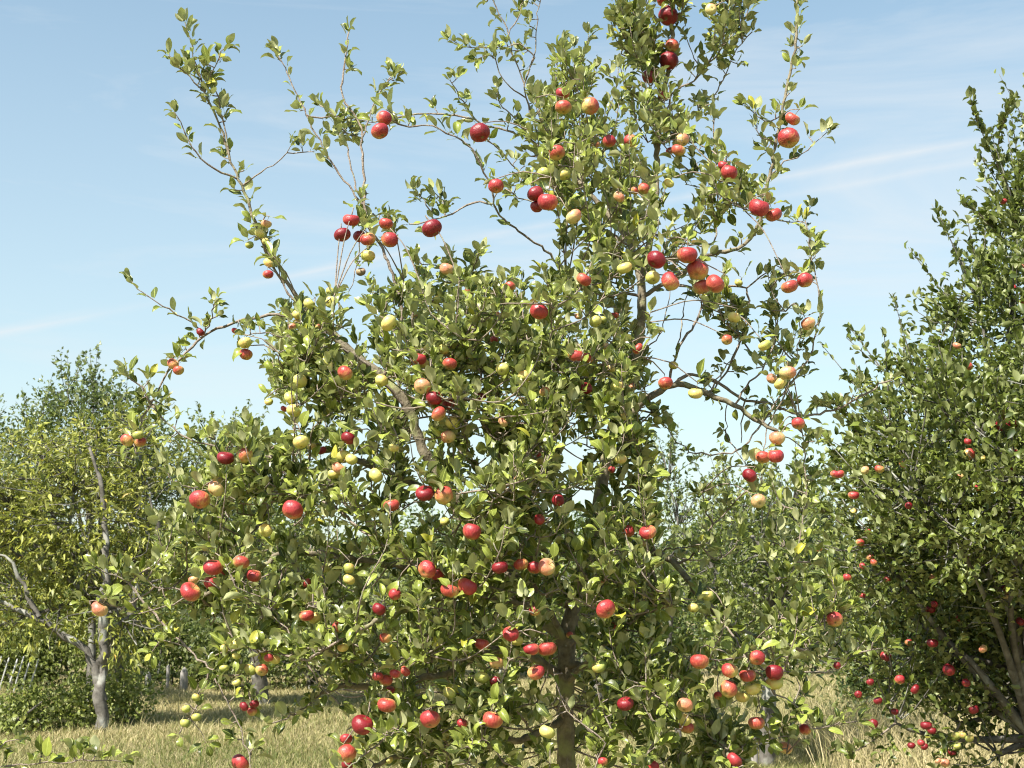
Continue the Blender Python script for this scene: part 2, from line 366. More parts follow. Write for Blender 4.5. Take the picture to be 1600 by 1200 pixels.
HI = [leaf_variant(rnd, [0, .08, .22, .40, .60, .80, 1], 5, wid=rnd.uniform(.23, .33), stalk=.24, wave=rnd.uniform(.02, .08)) for _ in range(18)]
MID = [leaf_variant(rnd, [0, .25, .6, 1], 3, wid=.29, stalk=.0, wave=0) for _ in range(8)]
LO = [leaf_variant(rnd, [0, .42, 1], 3, wid=.32, stalk=0, wave=0) for _ in range(6)]
SLIM = [leaf_variant(rnd, [0, .4, 1], 3, wid=.17, stalk=0, wave=0, bend=rnd.uniform(.4, 1.4)) for _ in range(6)]

def frames(A, Nh):
    A = A/(np.linalg.norm(A, axis=1)[:, None]+1e-9); Z = Nh-A*(Nh*A).sum(1)[:, None]; Z /= np.linalg.norm(Z, axis=1)[:, None]+1e-9
    return np.stack([np.cross(A, Z), A, Z], -1)          # columns X, Y, Z
def leaves_mesh(name, variants, P, R, S, vi, tint, mat):
    Vs, Qs, Ts, Us, Ks = [], [], [], [], []; off = 0
    for k, (V, F4, F3, UV) in enumerate(variants):
        m = np.nonzero(vi == k)[0]
        if not len(m): continue
        W = np.einsum('nij,vj->nvi', R[m]*S[m][:, None, None], V)+P[m][:, None]
        b = off+np.arange(len(m))[:, None, None]*len(V)
        Vs.append(W.reshape(-1, 3)); Ks.append(np.repeat(tint[m], len(V))); Us.append(np.tile(UV, (len(m), 1)))
        if len(F4): Qs.append((F4[None]+b).reshape(-1, 4))
        if len(F3): Ts.append((F3[None]+b).reshape(-1, 3))
        off += len(m)*len(V)
    return mesh_np(name, np.vstack(Vs), np.vstack(Qs) if Qs else None, np.vstack(Ts), uv=np.vstack(Us), attrs={'tint': np.concatenate(Ks)}, mat=mat)

# ================================================================== the main apple tree
AX = 5.0
def crown_half(px, py): return .22+.72*math.sqrt(max(0, 1-((px-790)/660)**2-((py-790)/640)**2*.85))
# r0 r1 (mm), distance of the tip from the camera, where leaves start (share of length), leaf density | picture path from base to tip
BR = """
46 15 5.0 1 0 | 892,1660 888,1400 885,1200 883,1100 886,1010 896,950 915,870 935,790 950,700 975,620 992,560 1003,490 1002,440
27 14 4.75 1 0 | 884,1010 830,930 760,830 700,760 660,700 641,645 622,615 597,588 560,560 522,525 500,502
17 7 4.8 .6 .6 | 950,700 991,642 1013,622 1040,606 1060,600 1098,611 1135,627 1169,647 1200,667 1214,673
15 9 5.25 .5 .7 | 1003,490 1002,440 985,385 950,335 902,277
14 7 5.1 .7 .6 | 1002,440 1015,380 1025,300 1027,200 1032,150 1037,140 1046,100 1050,45 1051,-20
17 8 4.7 .3 .6 | 884,1075 840,1030 790,1015 740,1027 700,1052 655,1061 600,1075 540,1070 490,1090
17 7 4.5 .4 .7 | 896,950 800,900 700,890 600,880 520,868 450,862 400,890 350,915 320,930
15 7 4.6 .4 .8 | 760,830 680,775 600,735 520,705 453,692 412,707 380,730 347,754
16 8 4.6 .5 .7 | 935,790 970,840 1010,862 1040,869 1057,883 1073,903 1100,940 1140,975 1167,990 1200,1000
14 6 4.3 .3 .8 | 888,1030 957,1045 993,1055 1043,1100 1087,1112 1117,1137 1133,1167 1150,1210
14 6 4.4 .3 .8 | 886,1130 830,1150 760,1165 680,1175 600,1190 550,1230
12 7 5.4 .4 .9 | 915,870 870,800 850,700 830,600 810,520 790,460
12 7 4.3 .3 .9 | 896,950 860,880 830,800 800,740 770,690 745,640
12 7 4.2 .3 .9 | 886,1010 860,960 800,940 720,930 640,950 560,985
10 5 4.2 .2 .9 | 888,1060 930,1020 960,990 1000,960 1050,945
8 3.5 4.65 .3 .7 | 500,502 468,470 440,425 415,385 398,345 378,290 367,262 358,240 345,200 330,165 320,145
6 3 4.7 .5 .5 | 500,502 465,478 440,440 418,402 405,370
4 2 4.65 .6 .6 | 362,255 352,200 341,155 336,140
3 1.5 4.6 .0 1 | 320,145 310,110 300,75 290,36
3 1.5 4.6 .1 1 | 322,142 335,105 346,80 354,72
3 1.5 4.6 .0 1 | 320,140 296,122 275,102 264,86
4 1.5 4.55 .45 .9 | 366,283 335,265 305,240 290,212 284,190 272,175
3 1.5 4.6 .93 1 | 398,275 425,257 448,240 454,228
2 1.5 4.6 .6 1 | 448,240 470,238 490,237
7 4.5 4.75 .8 .5 | 600,588 619,544 628,494 622,460 609,419 598,390 575,352 569,312
5 2.5 4.8 .75 .5 | 569,312 568,270 567,240 566,215 560,190 540,160 534,137 538,100 545,50
4 2 4.75 .25 .7 | 566,318 545,290 528,272 505,230 490,200 472,162 460,140 444,105 430,82
4 2 4.8 .5 .9 | 564,319 552,275 545,240 530,205 520,180 500,165
3 1.5 4.8 .5 .8 | 566,215 575,185 590,155 603,130 615,115
3 1.5 4.8 .2 .6 | 490,175 525,182 560,187 600,190
3 1.5 4.8 .6 .5 | 569,312 560,400 552,430 545,455
5 3 5.2 .3 .5 | 902,285 860,250 832,222 807,210 760,195 720,182 675,177 640,180 612,184
5 2.5 4.6 .5 .45 | 932,455 900,432 872,412 850,390 812,362 775,330 767,290 745,245 720,220 675,197 640,196 622,194
4 2 4.75 .5 .9 | 767,318 740,317 705,332 685,340 665,345 640,350
3 1.5 4.75 .2 1 | 680,342 668,320 655,305 650,298
3 1.5 4.75 .1 1 | 700,335 690,312 678,300
3.5 2 5.1 .6 .7 | 902,290 865,300 822,277 795,250 775,228 760,217
5 2 5.2 .2 .5 | 902,277 860,230 840,210 830,185 825,165 820,140 807,100 797,65 792,45 780,22 765,-8
3 1.5 5.2 .5 .5 | 831,125 835,88 838,50 840,20 848,-15
3 1.5 5.2 .5 .8 | 795,50 808,30 815,10 822,-15
3 1.5 5.15 .2 1 | 862,112 835,90 812,70 780,75 750,74 725,72 705,62
3 1.5 5.1 .6 1 | 820,160 797,135 778,115 776,100 765,85 745,92
3 1.5 5.15 .2 1 | 832,222 800,180 780,160 778,140
3 1.5 5.1 .2 1 | 745,185 728,165 715,145 703,125
3 1.5 5.2 .3 1 | 860,230 860,170 870,120 872,85 880,65
4 2 5.2 .1 1 | 902,277 910,220 895,170 900,120 905,95
6 3 4.9 .4 .8 | 1027,370 1000,347 975,332 950,307 925,280 905,262
5 2.5 4.9 .5 .6 | 985,385 950,362 922,342 907,325 877,315
4 2 4.95 .4 .8 | 920,283 887,285 850,283 825,286 800,290
3 2 4.95 .7 .8 | 892,318 860,318 837,316 812,310 790,295
4 2 5.1 .1 .9 | 1032,150 1017,105 1002,72 990,40 982,22 970,-5
4 2 5.1 .15 .9 | 1025,240 1050,150 1090,122 1110,92 1125,60 1135,25 1142,-10
3 1.5 5.15 .1 1 | 1032,150 1022,75 1012,32 1008,0
3 1.5 5.1 .6 .6 | 1110,150 1092,110 1080,80 1072,57
4 2 5.05 .15 .5 | 1112,380 1119,292 1118,250 1116,225 1115,160 1130,125 1145,87 1160,68 1175,50
3.5 2 4.7 .3 .7 | 1040,212 1055,215 1080,220 1115,235 1137,257 1150,275 1160,295
3 1.5 5.1 .3 .9 | 1135,60 1150,45 1165,25 1172,5
9 4 4.9 .2 .8 | 1045,452 1075,420 1100,400 1125,396 1145,392 1162,380 1180,362 1190,335 1199,295 1206,255 1213,225 1221,180 1225,160 1232,125 1240,87 1245,45 1247,-12
3 1.5 4.85 .3 .6 | 1205,270 1225,252 1245,247 1270,227 1292,207
3 1.5 4.9 .2 1 | 1221,180 1200,190 1185,180 1165,165
3 1.5 4.9 .2 1 | 1213,225 1190,215 1180,200
5 3 4.9 .6 .5 | 1060,470 1100,452 1135,449 1165,450 1167,480 1167,495 1160,520 1150,550 1135,580 1110,613
3 1.5 4.8 .2 .8 | 1165,450 1175,442 1190,430 1215,418 1237,430 1250,436
4 2 4.85 .1 .6 | 1242,590 1265,557 1275,520 1280,490 1277,445 1270,410 1264,370 1258,345
3 1.5 4.8 .2 .6 | 1200,667 1225,620 1242,565 1252,520 1250,495
3 1.5 4.8 .2 .8 | 1214,560 1214,532 1212,495 1205,460
6 3 5.0 .6 .5 | 1040,606 1052,570 1065,535 1075,522 1092,490 1110,455 1130,430
3 2 5.1 1 0 | 1057,545 1065,507 1070,480 1075,450
3 1.5 5.1 .4 .4 | 1018,575 1030,525 1040,490 1045,465 1050,440
6 3 4.95 .3 .7 | 1050,598 1075,586 1115,593 1143,613 1163,625 1190,628 1220,636 1240,647 1280,647 1311,636 1342,619 1365,605 1392,594
4 2 4.8 .5 .6 | 1149,633 1165,605 1183,590 1200,562 1209,537 1215,500
3 1.5 4.8 .6 .6 | 1110,613 1135,571 1155,542 1150,510 1145,480
3 1.5 5.0 1 0 | 1160,627 1160,660 1158,692
2 1.5 5.0 .9 .5 | 1135,627 1135,650 1133,672
3.5 1.5 4.8 .3 .5 | 1190,663 1170,690 1150,705 1110,711 1087,707 1059,693 1036,661 1018,645
3 1.5 4.8 .7 .8 | 1128,668 1140,690 1155,712 1169,732
2.5 1.5 4.8 .6 .5 | 1200,667 1195,690 1192,727 1187,755 1186,774
4 2 4.5 .0 1 | 1022,868 1012,815 1006,760 1000,725 990,700
4 2 4.6 .1 .9 | 1200,1000 1225,930 1240,890 1252,829 1258,790 1259,750 1257,700 1252,665
4 2 4.65 .2 .8 | 1057,883 1085,868 1100,849 1113,820 1140,795 1153,781 1170,765
3 1.5 4.6 .4 1 | 1113,820 1105,800 1095,770
3 2 4.6 .3 .4 | 1012,870 1036,860 1065,855 1095,851
5 3 4.35 .5 .7 | 905,930 957,910 1017,925 1057,937 1100,957 1130,975 1160,1015 1170,1035
4 2 4.4 .4 1 | 1140,983 1167,1012 1185,995 1200,982 1225,965 1250,985 1283,975 1310,960 1330,950
3 1.5 4.35 .2 1 | 1283,975 1300,945 1305,925 1300,905
3 1.5 4.4 .7 .4 | 1103,960 1117,1013 1120,1053 1122,1080
4 1.5 4.45 .3 .35 | 1150,1040 1193,1047 1225,1050 1263,1050 1300,1048 1320,1038 1343,1013 1352,1000
3 1.5 4.45 .5 .9 | 1343,1020 1365,1015 1385,1012
3 1.5 4.4 .3 .6 | 1173,1035 1180,1060 1185,1090 1197,1140 1205,1160
3 1.5 4.4 .3 .9 | 1087,1148 1133,1152 1193,1157 1223,1150 1250,1155
3.5 1.5 4.45 .4 .9 | 1170,1050 1213,1083 1240,1100 1255,1120 1267,1137 1300,1133 1340,1127
3 1.5 4.4 .4 1 | 1240,1100 1250,1075 1245,1060
4 2 4.1 .1 .8 | 888,1020 930,1000 960,1015 993,1053 1030,1090 1043,1102
6 3 4.65 .5 .7 | 500,502 455,494 406,494 362,505 319,525 300,542 281,561 262,583 247,612 236,630 222,655 214,676
4 2 4.6 .2 .7 | 236,628 262,660 287,682 331,696 370,700 400,690
3 1.5 4.65 .2 .6 | 315,520 300,505 275,490 244,472 215,452 204,437
3 2 4.65 .3 .9 | 500,535 456,531 419,519 385,525
4 2 4.6 .0 1 | 236,628 222,605 205,592 195,585
3 1.5 4.6 .1 1 | 214,676 210,690 213,710
3 1.5 4.6 .2 1 | 319,525 330,500 333,475
5 3 4.6 .4 .8 | 590,585 569,569 537,547 494,547 475,578 470,600
5 3 4.5 .4 .7 | 641,645 600,600 575,590 545,600 520,612 490,620 460,600
5 2.5 4.3 .2 .35 | 453,700 472,760 500,782 537,804 550,815 598,852 651,884 680,897 710,905 735,912
3 2 4.35 .3 .6 | 453,692 422,717 440,735 472,765
3 2 4.35 .8 .6 | 480,690 482,720 475,773
4 2.5 4.45 .2 .6 | 470,690 431,773 406,817 366,867 344,886 335,900
4 2 4.4 .3 1 | 330,915 300,930 270,918 240,916 219,897 203,909 180,900 150,885
3 1.5 4.35 .3 .8 | 216,960 190,950 172,944 150,938 128,940
4 2 4.3 .3 .45 | 203,909 234,950 266,984 294,1012 325,1047 350,1084 375,1137 391,1194 395,1225
3 1.5 4.35 .5 .8 | 300,938 270,945 247,952 216,959
3 1.5 4.35 .2 .9 | 294,1012 270,1005 250,1000 238,1018
3 2 4.35 .75 .5 | 325,1047 316,1072 303,1109 290,1130 280,1147
2 1 4.35 .9 .5 | 300,1120 308,1135 322,1162
3 2 4.4 .4 .5 | 370,1030 380,1056 386,1078 393,1098
5 2.5 4.4 .2 1 | 450,862 440,900 430,940 445,985 470,1010 492,1060 530,1100
4 2 4.3 .2 1 | 560,985 530,1000 500,1015 470,1010 440,975 420,955
4 2 4.4 .1 1 | 530,1010 480,1030 430,1020 390,1010 350,1020 320,1025
3.5 2 4.2 .2 .5 | 520,850 530,890 533,920 515,935 495,945 480,950
3 1.5 4.2 .5 .5 | 533,920 545,950 556,975
4 2 4.25 .2 .8 | 590,1055 560,1040 530,1025 500,1010
4 2 4.3 .1 .8 | 500,1075 470,1110 440,1125 425,1130
4 2 4.1 .2 .4 | 830,1120 790,1095 750,1096 700,1100 660,1110 625,1135 590,1165 550,1195 530,1215
4 2 4.2 .2 .5 | 850,960 800,950 757,972 725,995 690,1015 662,1025
4 2 4.15 .2 .4 | 880,960 857,911 835,885 817,860 805,840 795,823 771,785 760,765
4 2 4.15 .1 .8 | 860,960 812,830 775,790 755,750 735,710 722,650 715,620
4 2 4.15 .1 .8 | 890,850 875,770 862,725 860,660 864,612 863,560 862,510 860,465
4 2 4.25 .1 .8 | 870,760 845,697 812,662 790,635 755,582 740,557 725,530
4 2 4.4 .3 .5 | 597,588 650,581 677,582 705,600 730,620 757,635 775,650
3 2 4.3 .5 .6 | 720,740 677,775 655,783 635,790 610,795
4 2 4.6 .2 .8 | 830,600 855,540 880,500 910,470 960,430 970,414 945,410 922,410
3 1.5 4.5 .5 .6 | 835,500 850,467 875,450 890,437
4 2 4.7 .2 .9 | 790,500 750,450 720,440 690,420 660,412 648,405
4 2 4.7 .3 .6 | 800,480 770,455 740,447 690,440 650,450 630,460
3 1.5 4.7 .3 .6 | 770,500 730,485 690,475 650,467
3 2 4.7 .1 1 | 738,447 740,420 745,405 750,395
4 2 4.3 .1 1 | 760,1165 740,1100 700,1080 640,1090 600,1100
4 2 4.1 .1 1 | 886,1130 860,1100 800,1110 770,1150 720,1170
3 1.5 4.05 .1 1 | 700,1180 690,1150 650,1140 600,1150
4 2 4.2 .1 1 | 993,1055 980,1100 950,1150 930,1200
4 2 4.1 .1 1 | 1043,1100 1020,1140 1010,1180 1000,1220
4 1.5 4.0 .3 1 | -120,1260 -60,1225 0,1200 60,1192 110,1190 160,1188 190,1190
3 1.5 4.0 .3 1 | -60,1225 -20,1180 10,1160 30,1155
"""
tree_base = np.array((at(888, 1646, AX)[0], AX, 0.0)); tree_base[2] = float(gz(tree_base[0], AX))
TREE = empty('apple_tree', tree_base, label='large apple tree hung with red and yellow apples, filling the middle of the photo', cat='tree')
pts2 = np.zeros((0, 3)); pts3 = np.zeros((0, 3))       # everything woody so far: picture position + radius, world position
leafP, leafA, leafN, leafS = [], [], [], []
TREE_C = at(800, 800, AX)
def add_leaf(p, a, nh, s): leafP.append(p); leafA.append(a); leafN.append(nh); leafS.append(s)
GA = 2.39996
def unit(v):
    return v/(math.sqrt(v[0]*v[0]+v[1]*v[1]+v[2]*v[2])+1e-9)
def rosette(p, d, n, size, lo=.25, hi=1.35):
    u = unit(np.cross(d, (.3, .55, .2))); w = np.cross(d, u); ph = rnd.uniform(0, 6)
    out = unit(p-TREE_C)
    for i in range(n):
        al = rnd.uniform(lo, hi); ph += GA+rnd.uniform(-.4, .4); rad = u*math.cos(ph)+w*math.sin(ph)
        a = d*math.cos(al)+rad*math.sin(al)+np.array((0, 0, .18)); nh = np.array((0, 0, 1.0))+rad*(-.2)+d*.35+out*.25+SUNV*.45+np.array([rnd.gauss(0, .62) for _ in range(3)])
        add_leaf(p+rad*.002, unit(a), nh, size*rnd.uniform(.62, 1.12))
def leafy(P, start, dens, size=.0525, clump=1.0):
    seg = np.linalg.norm(np.diff(P, axis=0), axis=1); L = seg.sum(); cum = np.concatenate([[0], np.cumsum(seg)])
    s = start*L; gap = (.0175 if dens < .94 or dens > .96 else .0205)/dens; out = .0
    while s < L-.005:
        i = min(len(P)-2, int(np.searchsorted(cum, s)-1)); i = max(i, 0)
        d = unit(P[i+1]-P[i]); q = P[i]+d*(s-cum[i])
        if rnd.random() < .34*clump:        # a fruiting spur with its rosette
            u = unit(np.array([rnd.gauss(0, 1), rnd.gauss(0, 1), rnd.gauss(.7, 1)])); u = unit(u-d*(u@d)*.7); l = rnd.uniform(.01, .035)
            SPUR.append((q, q+u*l)); rosette(q+u*l, unit(u*.7+d*.5+np.array((0, 0, .3))), rnd.randint(3, 6), size*rnd.uniform(.8, 1.05), .3, 1.5)
        else: rosette(q, d, rnd.choice((1, 1, 2)), size, .75, 1.35)
        s += gap*rnd.uniform(.5, 1.7)
    rosette(P[-1], unit(P[-1]-P[-2]), rnd.randint(4, 6), size*.85, .15, 1.1)
SPUR = []; SUNV = np.array(SUN)
first = True; nbr = 0
for line in BR.strip().splitlines():
    head, path = line.split('|'); r0, r1, d1, ls, dens = map(float, head.split())
    pp = np.array([list(map(float, q.split(','))) for q in path.split()])
    r0 /= 1000; r1 /= 1000
    if first: d0 = AX; P = smooth([at(x, y, AX) for x, y in pp], .05)
    else:
        k = int(np.argmin(np.hypot(pts2[:, 0]-pp[0, 0], pts2[:, 1]-pp[0, 1]) - pts2[:, 2]*4000*0.25))
        dist = math.hypot(pts2[k, 0]-pp[0, 0], pts2[k, 1]-pp[0, 1])
        if dist > 60 and pp[0, 0] > 0: pp = np.vstack([pts2[k, :2], pp])
        d0 = pts3[k, 1] if pp[0, 0] > 0 else d1
        s = np.concatenate([[0], np.cumsum(np.hypot(*np.diff(pp, axis=0).T))]); s /= s[-1]
        Y = d0+(d1-d0)*s+.04*np.sin(s*6+nbr)*(s > 0)*min(1, abs(d1-d0)*3)
        W = [at(x, y, yy) for (x, y), yy in zip(pp, Y)]
        if pp[0, 0] > 0: W[0] = pts3[k]
        P = smooth(W, .022)
        P[1:-1] += nrng.normal(0, .0028, (len(P)-2, 3))
    n = len(P); t = np.linspace(0, 1, n); R = r0+(r1-r0)*t**.8
    if first: R = R*(1+.35*np.exp(-np.linspace(0, 12, n)))
    V, F4, T3 = tube(P, R, 12 if r0 > .02 else 8 if r0 > .006 else 6, .07 if r0 > .012 else .10)
    me = mesh_np('trunk' if first else 'branch', V, F4, T3, mat=M_BARK if r0 > .0075 else M_TWIG)
    link('trunk' if first else 'branch', me, TREE); first = False; nbr += 1
    x, y, z = proj(P); pts2 = np.vstack([pts2, np.stack([x, y, R], 1)]); pts3 = np.vstack([pts3, P])
    if dens > 0 and ls < 1: leafy(P, ls, dens)

# --- twigs that fill the crown between the limbs
FILL = [  # polygon in picture space, twigs per 10000 px2, share of crown depth used
 ([(420,560),(440,500),(520,490),(600,520),(700,480),(800,455),(900,440),(1000,450),(1010,560),(985,640),(1000,720),(1020,810),(1060,880),(1000,960),(900,940),(700,900),(480,850),(400,800),(300,800),(250,760),(300,700),(420,680)], 13.5, 1),
 ([(260,820),(480,850),(700,900),(900,940),(1060,900),(1180,960),(1290,930),(1330,980),(1280,1050),(1230,1160),(1150,1230),(900,1230),(560,1230),(560,1150),(600,1060),(480,1000),(430,1020),(330,1000),(230,900)], 8.2, 1),
 ([(880,620),(1000,600),(1012,700),(1005,800),(900,760)], 9, 1),
 ([(900,1000),(1150,1000),(1160,1230),(900,1230)], 3.5, 1),
 ([(780,210),(850,130),(880,90),(950,60),(960,-60),(1150,-60),(1165,60),(1100,110),(1110,180),(1090,240),(1120,300),(1130,380),(1100,420),(1000,440),(960,420),(930,380),(870,300),(800,270)], 8.6, 1),
 ([(1000,280),(1130,290),(1120,400),(1000,430)], 3.5, 1),
 ([(1130,290),(1240,260),(1290,330),(1280,420),(1300,480),(1290,540),(1240,610),(1150,600),(1060,550),(1060,460),(1130,440)], 1.9, .5),
 ([(500,150),(560,180),(600,200),(590,225),(540,220),(500,190)], 6, .3),
 ([(520,340),(600,330),(625,380),(620,520),(590,520),(570,400)], 4.0, .3),
 ([(440,560),(560,480),(640,440),(700,430),(760,440),(700,520),(560,620),(440,650)], 5, .5),
 ([(1100,860),(1180,800),(1260,760),(1280,900),(1200,960),(1100,940)], 3.0, .6),
]
def inside(poly, x, y):
    c = False; j = len(poly)-1
    for i in range(len(poly)):
        xi, yi = poly[i]; xj, yj = poly[j]
        if (yi > y) != (yj > y) and x < (xj-xi)*(y-yi)/(yj-yi)+xi: c = not c
        j = i
    return c
twig_acc = Acc()
main3 = pts3.copy()
from mathutils import noise as mnoise
core = np.array([any(inside(pl, a, b) for pl, _, _ in FILL) for a, b, _ in pts2])
for poly, dens, dshare in FILL:
    xs = [p[0] for p in poly]; ys = [p[1] for p in poly]; area = 0
    for i in range(len(poly)): area += poly[i-1][0]*poly[i][1]-poly[i][0]*poly[i-1][1]
    N_ = int(abs(area)/2/10000*dens); c = 0
    while c < N_:
        x, y = rnd.uniform(min(xs), max(xs)), rnd.uniform(min(ys), max(ys))
        if not inside(poly, x, y): continue
        if mnoise.noise(Vector((x/75, y/75, 3.3)))+mnoise.noise(Vector((x/32, y/32, 9.1)))*.5 < rnd.uniform(-.42, .18): continue
        c += 1
        hd = crown_half(x, y)*dshare; Y = AX + hd*(1-2*rnd.random()**.75)*(.98) if rnd.random() < .75 else AX-hd*rnd.uniform(.6, 1)
        tip = at(x, y, Y)
        d = main3-tip; dd = np.sqrt((d*d).sum(1)); score = dd+np.maximum(0, d[:, 2])*1.2; score = score+np.where(core, 0, np.where(dd > .16, 1.0, 0)); k = int(np.argmin(score)); b = main3[k]
        L = np.linalg.norm(tip-b)
        if L < .05: continue
        mid = (b+tip)/2+np.array((rnd.gauss(0, .03), rnd.gauss(0, .03), -.12*L+rnd.gauss(0, .02)))
        P = smooth([b, mid, tip, tip+unit(tip-mid)*.03+np.array((0, 0, .05))], .035)
        r = .0032
        V, F4, T3 = tube(P, np.linspace(r, .0013, len(P)), 5, .08); twig_acc.add(V, F4, T3)
        st = max(0, 1-.26/max(L, .01))
        leafy(P, st, .95)

